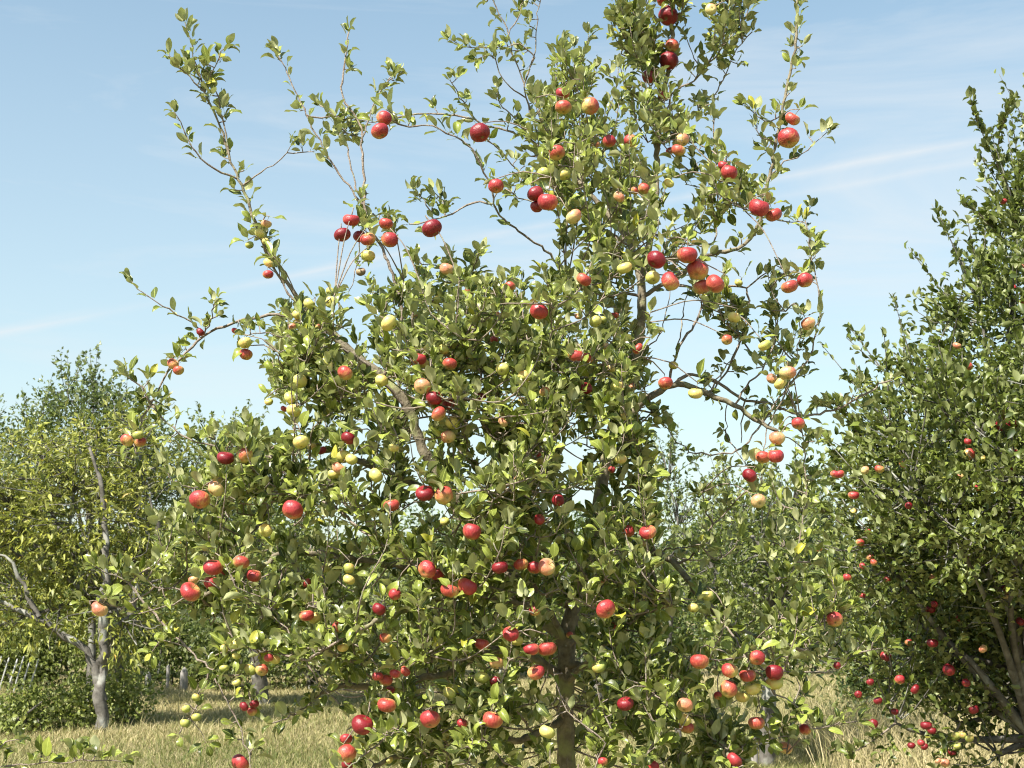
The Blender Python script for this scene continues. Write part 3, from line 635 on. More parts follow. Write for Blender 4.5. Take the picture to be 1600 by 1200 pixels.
# ---------------------------------------------------------------- apples on the main tree: 'x y radius kind' in picture px, grouped by where they hang
APPLES = """
beside the thin horizontal twig at the upper left|594 205 15 R;600 185 13 R
in the cluster on the bare upright stem, upper left|549 344 14 R;535 367 14 D;575 374 13 O;562 370 11 D;609 375 14 R;603 350 12 O;575 400 12 Y;564 425 8 B
alone among dark leaves left of the sky gap|675 357 17 D
high on the leftmost tall shoot|406 365 9 Y;416 350 9 P;415 377 6 Y;390 383 7 G;419 411 9 Y;419 429 9 R
where the tall left shoot leaves its limb|483 475 10 Y;464 492 8 Y;464 506 8 Y;456 511 7 P;516 472 10 Y;516 456 8 G;497 510 5 O
on the leaf tipped spray left of the big limb|383 536 11 Y;384 554 11 O;313 519 7 D;367 517 6 R
in the pair on the thin far left twig|270 569 10 O;279 579 9 O
in the hanging bunch of three at the far left|198 688 11 O;216 680 9 G;220 691 10 O
near the elbow of the thick lichened limb|608 505 14 Y;539 583 13 O;596 595 11 Y;468 596 12 Y;647 566 8 R
at the left edge of the crown below the elbow|452 622 10 Y;420 628 7 Y;459 642 12 Y;444 639 6 R;508 644 8 Y
in the left crown under the pale leaf sprays|470 691 13 Y;487 698 8 Y;544 685 12 D;529 732 12 P;537 714 12 G;522 741 10 Y;549 718 10 Y;587 743 12 Y;503 704 8 R;615 700 9 Y
above the left hanging boughs against leaves|352 716 14 D;383 712 13 O;337 764 14 P;312 781 17 R
in the middle of the left boughs|457 797 17 R;415 829 11 Y;480 911 8 O;509 890 8 Y;545 906 10 Y;545 888 9 G
in the lower left cluster round the bent twig|333 887 16 R;377 879 13 O;352 891 10 D;397 900 12 R;330 911 12 R;297 925 17 R;303 906 9 P
alone at the tip of the lowest left bough|155 952 14 P
inside the shaded lower left boughs|479 962 12 O;492 966 11 Y;528 980 10 O;536 1012 9 Y;592 952 11 D;602 997 10 O;617 929 10 R
small, among leaves above the hanging dark twig|366 1008 7 Y;350 1014 7 Y;369 1025 7 Y;350 1044 8 G;370 1067 7 Y
beside the dark leaves over the meadow edge|420 1028 8 R;430 1031 8 Y;409 1047 10 O;391 1047 10 G
on the hanging shaded twig against the meadow|306 1090 7 G;291 1108 7 G;307 1121 8 G;289 1130 8 G
in the shaded bunch hanging against the meadow|381 1104 8 D;397 1100 8 D;394 1112 8 O
at the bottom edge beside the long drooping shoot|375 1193 15 R
at the lower left corner of the crown|566 1133 17 D;604 1102 15 O;542 1178 15 O;541 1155 10 R;590 1057 9 R;617 1053 9 R;603 1063 11 O;633 1049 9 O;610 1078 7 R;542 1195 9 D
upon the long pale twig low in the crown|672 1124 16 R;722 1130 9 R;770 1125 16 O;695 1151 8 Y;609 1188 6 Y
left of the trunk low in the crown|753 1059 12 G;773 1065 9 D;702 1083 11 G;775 1036 12 P;753 1007 12 O;855 1144 13 Y
in the cluster just left of the trunk top|798 991 13 R;807 1001 11 Y;830 1015 13 R;855 1014 15 O;838 1051 14 R;835 955 9 R;890 992 6 O
along the long diagonal front shoot|667 890 15 R;683 897 12 R;702 923 15 O;730 917 16 R
behind the crossing twigs above the trunk|781 887 13 D;814 882 12 O;835 887 12 R;854 886 14 P;843 812 9 R;874 844 7 Y
alone in the centre of the crown beside a small sky gap|737 831 15 R
between the leaves of the middle crown|664 771 15 D;694 774 15 O;612 790 13 O;810 750 10 P;765 750 5 R;786 777 7 Y;695 815 8 Y;872 782 10 D
in the tight group right of the limb elbow|679 622 14 D;701 632 11 R;686 647 13 O;707 661 12 Y;700 683 12 P;660 604 14 P
high in the central crown below the sky gap|655 561 12 R;664 570 9 Y;703 569 12 O;693 546 9 G;772 531 7 R;776 562 5 R;752 620 8 D;785 577 11 Y;819 589 11 Y;815 629 8 Y
beside the slender upright shoot in mid crown|851 612 9 P;864 671 10 Y;844 721 8 Y;840 710 6 R;772 657 7 D;786 660 9 P
in the right half of the central crown|900 556 13 O;917 560 10 O;916 607 10 D;946 541 7 P;997 545 10 O;965 604 12 Y;954 576 8 Y;988 605 7 P
along the skyline of the central crown|842 487 15 R;797 447 9 O;733 455 8 O;698 421 12 P;682 469 7 Y;776 492 7 P;650 494 8 P;730 486 6 G;904 494 7 P
below the vertical fork near the sky gap|976 419 13 Y;912 437 13 O;960 493 8 R;931 502 11 Y;942 500 7 G
in the touching group hanging in open sky|856 316 17 R;837 303 14 D;839 323 11 D;897 339 14 P
beside the slanting bough under the upper crown|775 291 13 R;850 272 12 G;882 273 11 Y;967 308 10 P;1006 295 10 O;992 298 7 O;1045 286 9 Y
alone under the horizontal upper bough|750 208 17 D
in the upper crown left of the leader|879 146 12 R;880 168 14 O;922 166 15 O;870 239 14 O;952 221 11 R;985 220 11 R;931 226 8 P;917 188 8 Y
on the tall central leader near the top|1044 25 17 D;1037 -1 12 R;1045 95 16 D;1050 72 12 O;1013 120 12 D;1037 149 10 R
among the topmost leaves right of the leader|1111 14 10 P;1129 14 10 G
beside the leader halfway down the upper crown|1066 219 12 P;1060 235 12 O;1047 236 7 R
at the end of the arching upper twig|1139 270 14 R;1130 259 9 R
on the dark upright stem at the right|1238 186 13 O;1232 216 18 R;1186 325 17 R;1209 336 14 O
in the big cluster in the upper right crown|1074 399 17 R;1090 422 18 R;1025 406 16 D;1047 440 16 R;1117 444 16 O;1097 449 15 O;1020 434 12 Y
on the right hand outer shoots against the sky|1234 448 14 O;1258 438 13 R;1263 506 12 P;1195 540 11 Y;1147 496 11 Y;1136 531 9 O;1154 442 7 Y
round the right limb and its thin side twigs|1040 599 12 O;1087 615 12 Y;1052 571 8 Y;1027 657 8 G;976 686 6 P;969 717 11 Y;956 734 6 R;975 653 9 Y
in the ragged bunch near the right limb tip|1231 583 14 P;1220 598 12 Y;1206 592 9 P
hanging below the right limb over open sky|1247 662 11 R;1214 685 13 P;1212 713 13 R;1192 715 12 O;1171 743 12 D;1185 783 12 P
beside the upright leafy shoot right of the trunk|982 830 10 R;1012 832 14 R;1006 851 8 P
right of the trunk at shoulder height|947 952 16 R;959 978 8 R;1083 950 9 Y;1106 931 10 G;1007 932 8 Y;942 907 7 P
in the large lower right cluster|1183 1028 13 R;1210 1051 14 D;1210 1067 14 Y;1168 1056 13 O;1138 1077 14 O;1177 1075 13 Y;1160 1088 12 Y;1140 1048 13 R;1122 1087 7 R
between the lower right leaves|1093 1034 15 O;1070 1102 13 P;1068 1125 12 Y;1073 1137 12 O;977 1100 13 D;936 1042 12 G
along the low right twigs above the grass|1182 1130 13 O;1258 1140 10 R;1227 1169 11 P;1147 1188 13 R;1020 1197 10 R;942 1190 8 R
at the pale leafy tip of the right bough|1304 968 13 R;1308 1040 6 D
"""
KINDW = {'D': 'deep red', 'R': 'red', 'O': 'orange red', 'P': 'pale blushed', 'Y': 'yellow', 'G': 'green', 'B': 'brown withered'}
def apple_mesh(name, seed, flat):
    r = random.Random(seed); ns, nr = 22, 15; V = []; ribs = r.uniform(.008, .022); ph = r.uniform(0, 6); lob = r.uniform(0, .035); tl = r.uniform(-.05, .05)
    for i in range(nr+1):
        th = math.pi*i/nr
        rad = math.sin(th)**.92*(1+.09*math.cos(th)); z = math.cos(th)*flat*(.95 if th < 1.57 else .90)
        z -= .30*math.exp(-(th/.36)**2); z += .17*math.exp(-((math.pi-th)/.30)**2)
        for j in range(ns):
            p = 2*math.pi*j/ns
            k = 1+ribs*math.cos(5*p+ph)*(1.3-math.cos(th))+lob*math.cos(p+ph)
            V.append((rad*k*math.cos(p), rad*k*math.sin(p), z+tl*rad*math.cos(p)))
    F = [(i*ns+j, (i+1)*ns+j, (i+1)*ns+(j+1) % ns, i*ns+(j+1) % ns) for i in range(nr) for j in range(ns)]
    return mesh_np(name, V, F, mat=AM['R'])
AMESH = [apple_mesh('apple', i, f) for i, f in enumerate((.86, .82, .90, .84, .95, .80))]
P = np.array([(0, 0, .38), (.02, .01, .75), (.06, .03, 1.2), (.10, .05, 1.5)]); V, F4, T3 = tube(P, [.04, .035, .035, .06], 5)
STALK = mesh_np('stalk', V, F4, T3, mat=M_STALK)
cv, cf = [(0, 0, 0)], []
for k in range(5):                                    # the dried calyx at the flower end
    a = k*2*math.pi/5; cv += [(math.cos(a-.5)*.06, math.sin(a-.5)*.06, 0), (math.cos(a)*.16, math.sin(a)*.16, -.08), (math.cos(a+.5)*.06, math.sin(a+.5)*.06, 0)]
    cf += [(0, 3*k+1, 3*k+2), (0, 3*k+2, 3*k+3)]
CALYX = mesh_np('calyx', np.array(cv)+(0, 0, -.63), None, cf, mat=M_STALK)
placedA = []; apple_out = []
all3 = np.vstack([pts3]+[v for v in twig_acc.V])
def put_apple(x, y, r, kind, Y, group):
    while True:
        rr = r*Y/FPX; c = at(x, y, Y)
        if all(np.linalg.norm(c-c2) > (rr+r2)*.93 for c2, r2 in placedA): break
        Y += .012
    placedA.append((c, rr))
    o = bpy.data.objects.new('apple', AMESH[rnd.randrange(6)]); COL.objects.link(o)
    o.material_slots[0].link = 'OBJECT'; o.material_slots[0].material = AM[kind]
    spin = SUN_AZ*math.pi/180*-.35+rnd.gauss(0, .7)     # the blushed cheek is roughly the one that faces the light
    tilt = Vector((rnd.gauss(-.28, .38), rnd.gauss(0, .35), 0))
    o.location = c; o.rotation_euler = (tilt.x, tilt.y, spin); s = rr*.98; o.scale = (s, s, s)
    o['category'] = 'apple'; o['group'] = group
    for nm, me in (('stalk', STALK), ('calyx', CALYX)):
        if nm == 'calyx' and r < 9: continue
        link(nm, me, o, world=False)
    top = c+np.array(Matrix.Rotation(0, 3, 'X') @ (o.rotation_euler.to_matrix() @ Vector((.10, .05, 1.5))))*s
    return o, c, rr, top
def label_cluster(items, zone):   # items: (x, y, r, kind, object): colour first, then size, then place
    from collections import defaultdict
    by = defaultdict(list)
    for it in items: by[it[3]].append(it)
    for kind, L in by.items():
        w = KINDW[kind]; art = 'apple'
        if len(L) == 1: L[0][4]['label'] = f"{w} {art} {zone}"; continue
        L.sort(key=lambda t: -t[2])
        if len(L) == 2:
            if L[0][2]-L[1][2] >= 3: L[0][4]['label'] = f"larger {w} {art} {zone}"; L[1][4]['label'] = f"smaller {w} {art} {zone}"
            elif abs(L[0][1]-L[1][1]) > abs(L[0][0]-L[1][0]):
                L.sort(key=lambda t: t[1]); L[0][4]['label'] = f"upper {w} {art} {zone}"; L[1][4]['label'] = f"lower {w} {art} {zone}"
            else:
                L.sort(key=lambda t: t[0]); L[0][4]['label'] = f"left {w} {art} {zone}"; L[1][4]['label'] = f"right {w} {art} {zone}"
        else:
            sx = max(t[0] for t in L)-min(t[0] for t in L); sy = max(t[1] for t in L)-min(t[1] for t in L)
            ax = 0 if sx >= sy else 1; L.sort(key=lambda t: t[ax]); n = len(L)
            names = (['leftmost']+[f'{q} from left' for q in ('second', 'third', 'fourth', 'fifth', 'sixth', 'seventh', 'eighth')][:n-2]+['rightmost']) if ax == 0 else (['topmost']+[f'{q} highest' for q in ('second', 'third', 'fourth', 'fifth', 'sixth', 'seventh', 'eighth')][:n-2]+['lowest'])
            for nm, t in zip(names, L): t[4]['label'] = f"{nm} {w} {art} {zone}"
for line in APPLES.strip().splitlines():
    zone, rest = line.split('|'); items = []
    for q in rest.split(';'):
        x, y, r, kind = q.split(); x, y, r = float(x), float(y), float(r)
        hd = crown_half(x, y); Y = AX-hd*.96 if r >= 13 else AX-hd*(.86 if r >= 9 else .72)
        k = np.hypot(pts2[:, 0]-x, pts2[:, 1]-(y-r)) < 26     # a lone fruit by a drawn twig takes that twig's distance
        if k.any() and (hd < .45 or r < 9): Y = float(np.median(pts3[k][:, 1]))-.03
        o, c, rr, top = put_apple(x, y, r, kind, Y, 'apples hanging on the main apple tree')
        items.append((x, y, r, kind, o)); apple_out.append((x, y, r, c, rr))
        d = all3-top; score = np.sqrt((d*d).sum(1))+np.maximum(0, -d[:, 2])*.2; kk = int(np.argmin(score)); b = all3[kk]; L = np.linalg.norm(b-top)
        if L > .004:
            mid = (b+top)/2+np.array((0, 0, .12*L)); Pt = smooth([b, mid, top], .03)
            V, F4, T3 = tube(Pt, np.linspace(.0024, .0016, len(Pt)), 5, .06); twig_acc.add(V, F4, T3)
            if rnd.random() < .8: rosette(top, unit(top-mid+np.array((0, 0, .02))), rnd.randint(2, 4), .056, .7, 1.6)
    label_cluster(items, zone)
for a, b in SPUR:
    V, F4, T3 = tube(np.array([a, (a+b)/2+nrng.normal(0, .001, 3), b]), [.0022, .002, .0026], 4); twig_acc.add(V, F4, T3)
tw = link('twigs', twig_acc.mesh('twigs', M_TWIG), TREE); tw['kind'] = 'stuff'

LP = np.array(leafP); LA = np.array(leafA); LN = np.array(leafN); LS = np.array(leafS)
lx, ly, lz = proj(LP+LA*LS[:, None]*.75)
keep = np.ones(len(LP), bool)
for x, y, r, c, rr in apple_out:      # no leaf grows through a fruit, and few hang right in front of one
    cen = LP+LA*LS[:, None]*.75
    keep &= ~(np.linalg.norm(cen-c, axis=1) < rr*1.05)
    keep &= ~((np.hypot(lx-x, ly-y) < r*1.1) & (LP[:, 1] < c[1]+.02) & (nrng.random(len(LP)) < .85))
    keep &= ~((np.hypot(lx-x, ly-y) < r*1.7) & (LP[:, 1] < c[1]-.10) & (nrng.random(len(LP)) < .45))
for line in '''600 590 9|625 615 12|640 640 15|648 668 14|655 690 12|572 568 9|545 545 9|522 525 9|620 540 7|628 500 7|1040 606 10|1065 600 8|1100 611 7|1135 627 6|1169 647 6|910 290 9|930 315 9|950 340 9|965 362 8|978 385 7|884 1030 20|884 1065 20|884 1100 20|885 1140 20|886 1180 18|1040 869 9|1057 883 9|1070 905 9|700 1052 9|670 1060 9|560 890 5|651 884 6|598 852 6|550 815 6|500 782 6|1125 396 8|1162 380 7|1187 345 6|1002 440 8|1003 480 8|998 520 9|993 555 9|1000 640 9|1020 618 9'''.split('|'):
    x, y, r = map(float, line.split()); k = int(np.argmin(np.hypot(pts2[:, 0]-x, pts2[:, 1]-y)-pts2[:, 2]*2000)); Yb = pts3[k, 1]
    keep &= ~((np.hypot(lx-x, ly-y) < r*1.5) & (LP[:, 1] < Yb) & (nrng.random(len(LP)) < .9))
LP, LA, LN, LS, lx, ly, lz = (q[keep] for q in (LP, LA, LN, LS, lx, ly, lz))
nL = len(LP); vi = nrng.integers(0, len(HI), nL)
hi_tint = nrng.beta(1.15, 1.2, nL)*.93; hi_tint[nrng.random(nL) < .02] = .99
R = frames(LA, LN)
# the 300 leaves that show largest: nearest in each small patch of the picture, ranked by projected area
cell = {}; order = np.argsort(lz)
for i in order:
    if not (-10 < lx[i] < 1610 and -10 < ly[i] < 1210): continue
    kx, ky = int(lx[i]//14), int(ly[i]//14)
    if (kx, ky) in cell: continue
    for a in (-1, 0, 1):
        for b in (-1, 0, 1): cell.setdefault((kx+a, ky+b), i)
vis = np.array(sorted(set(cell.values()))); area = np.abs((R[vis, :, 2]*CF).sum(1))*(LS[vis]/lz[vis])**2
top = vis[np.argsort(-area)[:300]]; rest = np.ones(nL, bool); rest[top] = False
lm = []
for k, (V, F4, F3, UV) in enumerate(HI):
    lm.append(mesh_np('leaf', V, F4, F3, uv=UV, attrs={'tint': np.full(len(V), .1+.8*((k*7) % 18)/18)}, mat=M_LEAF))
tb = Vector(TREE.location)
for i in top:
    o = bpy.data.objects.new('leaf', lm[vi[i]]); COL.objects.link(o); o.parent = TREE
    M = np.eye(4); M[:3, :3] = R[i]*LS[i]; M[:3, 3] = LP[i]-np.array(tb); o.matrix_local = Matrix(M.tolist())
fo = link('foliage', leaves_mesh('foliage', HI, LP[rest], R[rest], LS[rest], vi[rest], hi_tint[rest], M_LEAF), TREE); fo['kind'] = 'stuff'
print('main tree leaves', nL, 'apples', len(apple_out), 'branches', nbr)
# ================================================================== trees, hedge and posts behind
def cloud_tree(name, label, base_px, Y, lobes, leafset, mat, size, per_m3, trunk_r, bark, group, seed, droop=.0, cl=14, clr=.16, shell=.62, tintp=(1.4, 1.7), bare=0, limbs_vis=(), spray=0):
    """lobes: (px, py, rx, ry, depth offset, rdepth in m) ; trunk rises from base_px to the lobes"""
    r = random.Random(seed); g = np.random.default_rng(seed)
    bx = at(base_px, 900, Y)[0]; base = np.array((bx, Y, float(gz(bx, Y))-.02))
    T = empty(name, base, label=label, cat='tree', group=group)
    acc = Acc(); tr = Acc()
    C = []
    for px, py, rx, ry, dy, rd in lobes:
        c = at(px, py, Y+dy); sx = rx*(Y+dy)/FPX; sz = ry*(Y+dy)/FPX; C.append((c, np.array((sx, rd, sz))))
    low = min(C, key=lambda q: q[0][2])[0]; hub = np.array((base[0]*.5+np.mean([c[0][0] for c in C])*.5, Y, max(base[2]+.6, min(low[2]+.1, base[2]+2.2))))
    P = smooth([base, (base+hub)/2+np.array((r.gauss(0, .06), r.gauss(0, .06), 0)), hub], .12)
    V, F4, T3 = tube(P, np.linspace(trunk_r*1.15, trunk_r*.75, len(P)), 10, .05); tr.add(V, F4, T3)
    ends = []
    for c, s in C:
        m_ = (hub+c)/2+np.array((r.gauss(0, .12), r.gauss(0, .12), r.gauss(.08, .08)))
        P = smooth([hub, m_, c, c+np.array((r.gauss(0, .1), 0, s[2]*.7))], .10)
        V, F4, T3 = tube(P, np.linspace(trunk_r*.6, trunk_r*.12, len(P)), 7, .06); acc.add(V, F4, T3); ends.append(P)
    PP = []; AA = []
    skel = np.vstack(ends); tw = Acc()
    for c, s in C:
        vol = 4.19*s[0]*s[1]*s[2]; n = max(3, int(vol*per_m3))
        u = g.normal(0, 1, (n, 3)); u /= np.linalg.norm(u, axis=1)[:, None]
        rad = np.where(g.random(n) < shell, g.uniform(.72, 1.08, n), g.random(n)**.5)
        q = c+u*s*rad[:, None]
        for i in range(n):
            if q[i, 2] < base[2]+.12: continue
            out = unit(u[i]*(1, 1, .6)+np.array((0, 0, .35-droop)))
            L = clr*r.uniform(.7, 1.6)
            if i % 3 == 0:
                k = int(np.argmin(((skel-q[i])**2).sum(1))); b = skel[k]
                P = smooth([b, (b+q[i])/2+g.normal(0, .03, 3), q[i], q[i]+out*L], .12)
                V, F4, T3 = tube(P, np.linspace(.006 if Y < 12 else .010, .002, len(P)), 4); tw.add(V, F4, T3)
            nl = max(2, int(cl*r.uniform(.6, 1.4)))
            t = g.random(nl)[:, None]
            pos = q[i]+out*L*(t*2-.8)+g.normal(0, clr*.32, (nl, 3))
            PP.append(pos); a = g.normal(0, .62, (nl, 3))+out+np.array((0, 0, -droop*1.6)); AA.append(a)
        if spray:          # slim upright shoots that break the outline
            for _ in range(spray):
                v = g.normal(0, 1, 3); v[2] = abs(v[2])+.6; v /= np.linalg.norm(v); q0 = c+v*s*.85; L = r.uniform(.25, .6)
                d = unit(v*(1, 1, .3)+np.array((0, 0, .9))+g.normal(0, .15, 3)); P = smooth([c+v*s*.3, q0, q0+d*L], .1)
                V, F4, T3 = tube(P, np.linspace(.007, .002, len(P)), 4); tw.add(V, F4, T3)
                nl = int(L/.021); t = g.random(nl)[:, None]; PP.append(q0+d*L*t+g.normal(0, .012, (nl, 3))); AA.append(g.normal(0, .7, (nl, 3))+d*.7)
    for path, dr, r0 in limbs_vis:
        P = smooth([at(x, y, Y+dr) for x, y in path], .12); P[1:-1] += g.normal(0, r0*.35, (len(P)-2, 3)); V, F4, T3 = tube(P, np.linspace(r0, r0*.22, len(P)), 8, .10); acc.add(V, F4, T3)
    if bare:               # dead lichened twigs standing free of leaves
        for _ in range(bare):
            c, s = C[r.randrange(len(C))]; q = c+g.normal(0, .6, 3)*s; q[1] -= s[1]*r.uniform(.2, .7); P = [q]; d = unit(g.normal(0, 1, 3)+np.array((0, 0, .3)))
            for _k in range(r.randint(4, 7)): d = unit(d+g.normal(0, .45, 3)); P.append(P[-1]+d*r.uniform(.05, .13))
            k = int(np.argmin(((skel-q)**2).sum(1))); P = smooth([skel[k]]+P, .06)
            V, F4, T3 = tube(P, np.linspace(.011, .003, len(P)), 4, .12); tw.add(V, F4, T3)
    link('trunk', tr.mesh('trunk', bark), T); b = link('limbs', acc.mesh('limbs', bark), T); b['kind'] = 'stuff'
    if tw.n: q = link('twigs', tw.mesh('twigs', bark), T); q['kind'] = 'stuff'
    PP = np.vstack(PP); AA = np.vstack(AA); n = len(PP)
    ok = PP[:, 2] > base[2]+.03; PP, AA = PP[ok], AA[ok]; n = len(PP)
    NN = g.normal(0, .55, (n, 3))+np.array((0, 0, .8))
    cr = link('crown', leaves_mesh('crown', leafset, PP, frames(AA, NN), size*g.uniform(.6, 1.2, n), g.integers(0, len(leafset), n), np.clip(g.beta(*tintp, n), 0, 1), mat), T); cr['kind'] = 'stuff'
    return T, n
tot = 0
# ---- right-hand apple tree
RT, n = cloud_tree('apple_tree', 'tall broad apple tree with small red apples, cut by the right edge of the photo', 1640, 9.0, [
    (1660, 800, 250, 190, -.2, 1.5), (1500, 715, 160, 130, -.7, 1.0), (1580, 560, 130, 130, -.2, .8), (1650, 420, 110, 160, 0, .7), (1590, 350, 35, 80, 0, .3), (1650, 300, 50, 100, 0, .4),
    (1440, 610, 50, 50, -.3, .45), (1390, 720, 80, 80, -.4, .55), (1380, 850, 85, 90, -.2, .6), (1420, 960, 110, 80, .2, .7), (1590, 960, 140, 90, .7, .8),
    (1390, 1060, 70, 60, .2, .45), (1490, 1040, 90, 60, .4, .6), (1600, 790, 130, 90, -1.3, .8), (1480, 820, 110, 70, -1.0, .6), (1680, 600, 95, 110, -1.4, .8), (1740, 430, 90, 140, -1.3, .8), (1790, 600, 150, 200, -1.5, 1.0), (1400, 1130, 35, 45, 0, .3), (1500, 1130, 45, 60, .1, .35), (1790, 700, 200, 240, .2, 1.2), (1840, 950, 180, 160, 0, 1.1), (1780, 1150, 120, 90, .3, .8), (1560, 1060, 60, 60, .3, .5), (1530, 470, 40, 45, -.1, .3), (1560, 1180, 50, 40, 0, .3)],  # forward upper lobes are added overhang, shaped to shade the lower boughs
    MID, M_LEAF2, .064, 200, .05, M_GREY, 'orchard trees', 5, cl=15, clr=.13, shell=.7, spray=6,
    limbs_vis=[([(1640, 1050), (1600, 900), (1575, 775), (1560, 735), (1550, 720)], -1.0, .018), ([(1620, 1060), (1500, 1020), (1440, 1022), (1380, 1045), (1345, 1060)], 0.1, .02)])
tot += n
# thin leafy leaders that rise out of its top and left side
lp, la = [], []; acc = Acc()
for path in ([(1600, 420), (1575, 300), (1545, 230), (1525, 185), (1515, 150)], [(1575, 300), (1560, 225), (1570, 185), (1578, 155)], [(1600, 380), (1590, 300), (1598, 240)], [(1575, 380), (1540, 345), (1520, 325), (1505, 318)],
             [(1600, 520), (1560, 440), (1530, 400), (1525, 395)], [(1520, 640), (1500, 540), (1490, 490), (1488, 470)], [(1470, 640), (1440, 590), (1400, 570), (1385, 575)], [(1420, 680), (1370, 620), (1345, 590), (1340, 580)],
             [(1420, 740), (1360, 700), (1310, 640), (1275, 635), (1260, 640)], [(1400, 700), (1350, 690), (1330, 650), (1290, 620)], [(1420, 800), (1370, 790), (1330, 740), (1310, 715), (1300, 700)], [(1400, 760), (1370, 750), (1340, 735)],
             [(1420, 900), (1370, 860), (1330, 830), (1290, 800), (1270, 790)], [(1400, 960), (1350, 930), (1310, 900), (1270, 860)], [(1400, 1130), (1360, 1160), (1330, 1175), (1300, 1170)], [(1440, 640), (1420, 600), (1410, 570)], [(1500, 560), (1470, 540), (1455, 535)],
             [(1500, 1130), (1480, 1170), (1470, 1200)], [(1580, 470), (1550, 430), (1530, 440)]):
    P = smooth([at(x, y, 9.0-.3*(i/len(path))) for i, (x, y) in enumerate(path)], .05); V, F4, T3 = tube(P, np.linspace(.008, .002, len(P)), 5, .06); acc.add(V, F4, T3)
    L = np.linalg.norm(np.diff(P, axis=0), axis=1).sum(); nl = int(L/.0105); k = nrng.integers(len(P)//5, len(P)-1, nl)
    d = P[k+1]-P[k]; d /= np.linalg.norm(d, axis=1)[:, None]
    lp.append(P[k]+d*nrng.random((nl, 1))*.05+nrng.normal(0, .010, (nl, 3))); la.append(d*.8+nrng.normal(0, .65, (nl, 3))+(0, 0, .2))
lp = np.vstack(lp); la = np.vstack(la); n = len(lp)
q = link('shoots', acc.mesh('shoots', M_TWIG), RT); q['kind'] = 'stuff'
q = link('shoot_leaves', leaves_mesh('shoot_leaves', MID, lp, frames(la, nrng.normal(0, .45, (n, 3))+(0, 0, 1)), .074*nrng.uniform(.65, 1.15, n), nrng.integers(0, len(MID), n), nrng.beta(2, 2.2, n), M_LEAF2), RT); q['kind'] = 'stuff'
RAP = """
near the top of the right hand tree|1594 418 7 P;1568 315 6 R;1583 450 6 R;1597 472 6 R
in the sunny upper left of the right hand tree|1495 540 7 P;1512 572 8 R
side by side at the right edge in shade|1565 665 10 D;1582 664 9 D;1582 728 11 D;1583 708 8 D
in the bright bunch of the right hand tree|1514 710 10 R;1535 717 6 Y;1500 744 6 P;1512 690 6 R
on the left flank of the right hand tree|1352 735 7 P;1374 733 8 O;1411 726 6 R;1334 774 9 R;1333 800 7 Y
on a thin twig reaching left from that tree|1312 741 8 R;1304 741 7 R
low on the left flank above the dark boughs|1356 831 6 O;1344 848 7 O;1360 871 7 O;1365 879 6 O;1348 885 6 R;1279 857 6 P;1324 902 7 R;1348 931 6 R;1386 905 6 O
in the middle of the right hand tree|1529 762 6 R;1548 812 10 D;1504 803 6 R;1508 869 10 R;1498 892 6 D;1457 901 6 P;1539 770 6 G;1420 790 6 D
in deep shade at the right edge|1552 892 6 P;1583 869 8 D;1596 874 7 P;1569 922 8 D;1571 933 8 P;1588 928 6 P;1552 937 7 G;1499 967 6 R;1594 971 7 D;1454 952 8 D;1460 944 6 D
in the shaded lower boughs of the right hand tree|1406 1062 8 R;1482 1047 10 D;1384 1026 9 D;1420 1004 6 R;1457 1005 9 D;1507 997 7 G;1536 1014 7 P;1430 1077 8 D;1509 1067 7 D
in the dark lower left of the right hand tree|1364 1131 8 D;1341 1085 6 D;1372 1095 7 D;1360 1066 6 D;1398 1112 6 D
in the lowest hanging bunches over dry grass|1447 1134 9 D;1456 1142 7 D;1424 1165 6 D;1439 1161 6 R;1445 1167 6 D;1487 1176 7 D;1466 1189 5 P;1476 1192 8 P;1522 1109 8 D;1494 1150 7 G;1504 1149 6 G;1515 1154 7 G;1496 1166 6 G
"""
for line in RAP.strip().splitlines():  # deep red on most low fruit here stands in for shade on them
    zone, rest = line.split('|'); items = []
    for q in rest.split(';'):
        x, y, r_, kind = q.split(); x, y, r_ = float(x), float(y), float(r_)
        o, c, rr, top_ = put_apple(x, y, r_, kind, (7.75 if y < 800 else 8.5+.4*rnd.random()) if y > 500 else 8.7, 'apples hanging on the right hand tree')
        items.append((x, y, r_, kind, o))
    label_cluster(items, zone)
# ---- left group
T, n = cloud_tree('cherry_tree', 'cherry tree with drooping yellow green leaves and bare grey twigs at the left edge', 205, 18.0, [
    (60, 740, 90, 70, 0, .8), (150, 720, 90, 70, .2, .8), (220, 700, 45, 60, 0, .5), (110, 830, 120, 90, -.2, .9), (230, 800, 70, 90, 0, .7), (20, 860, 90, 90, -.1, .8), (-60, 800, 100, 110, 0, .8), (150, 900, 100, 60, .1, .7), (260, 880, 50, 70, .2, .5), (40, 960, 110, 55, -.3, .7), (190, 970, 75, 70, -.4, .5)],
    SLIM, M_CHERRY, .13, 85, .07, M_GREY, 'trees beyond the meadow', 21, droop=.30, cl=10, clr=.15, tintp=(1.6, 1.5), bare=90, spray=3,
    limbs_vis=[([(158, 1140), (160, 1050), (163, 960), (165, 860), (160, 790), (150, 730), (140, 700)], -.7, .078), ([(159, 1095), (150, 1045), (133, 1015), (105, 995), (75, 975), (45, 962), (20, 950), (-10, 935), (-40, 900)], -.7, .062), ([(60, 965), (30, 900), (10, 870), (-10, 865)], -.75, .04), ([(205, 960), (212, 920), (240, 870), (245, 800), (235, 770)], -.6, .055), ([(212, 915), (250, 905), (270, 890)], -.6, .03)])
tot += n
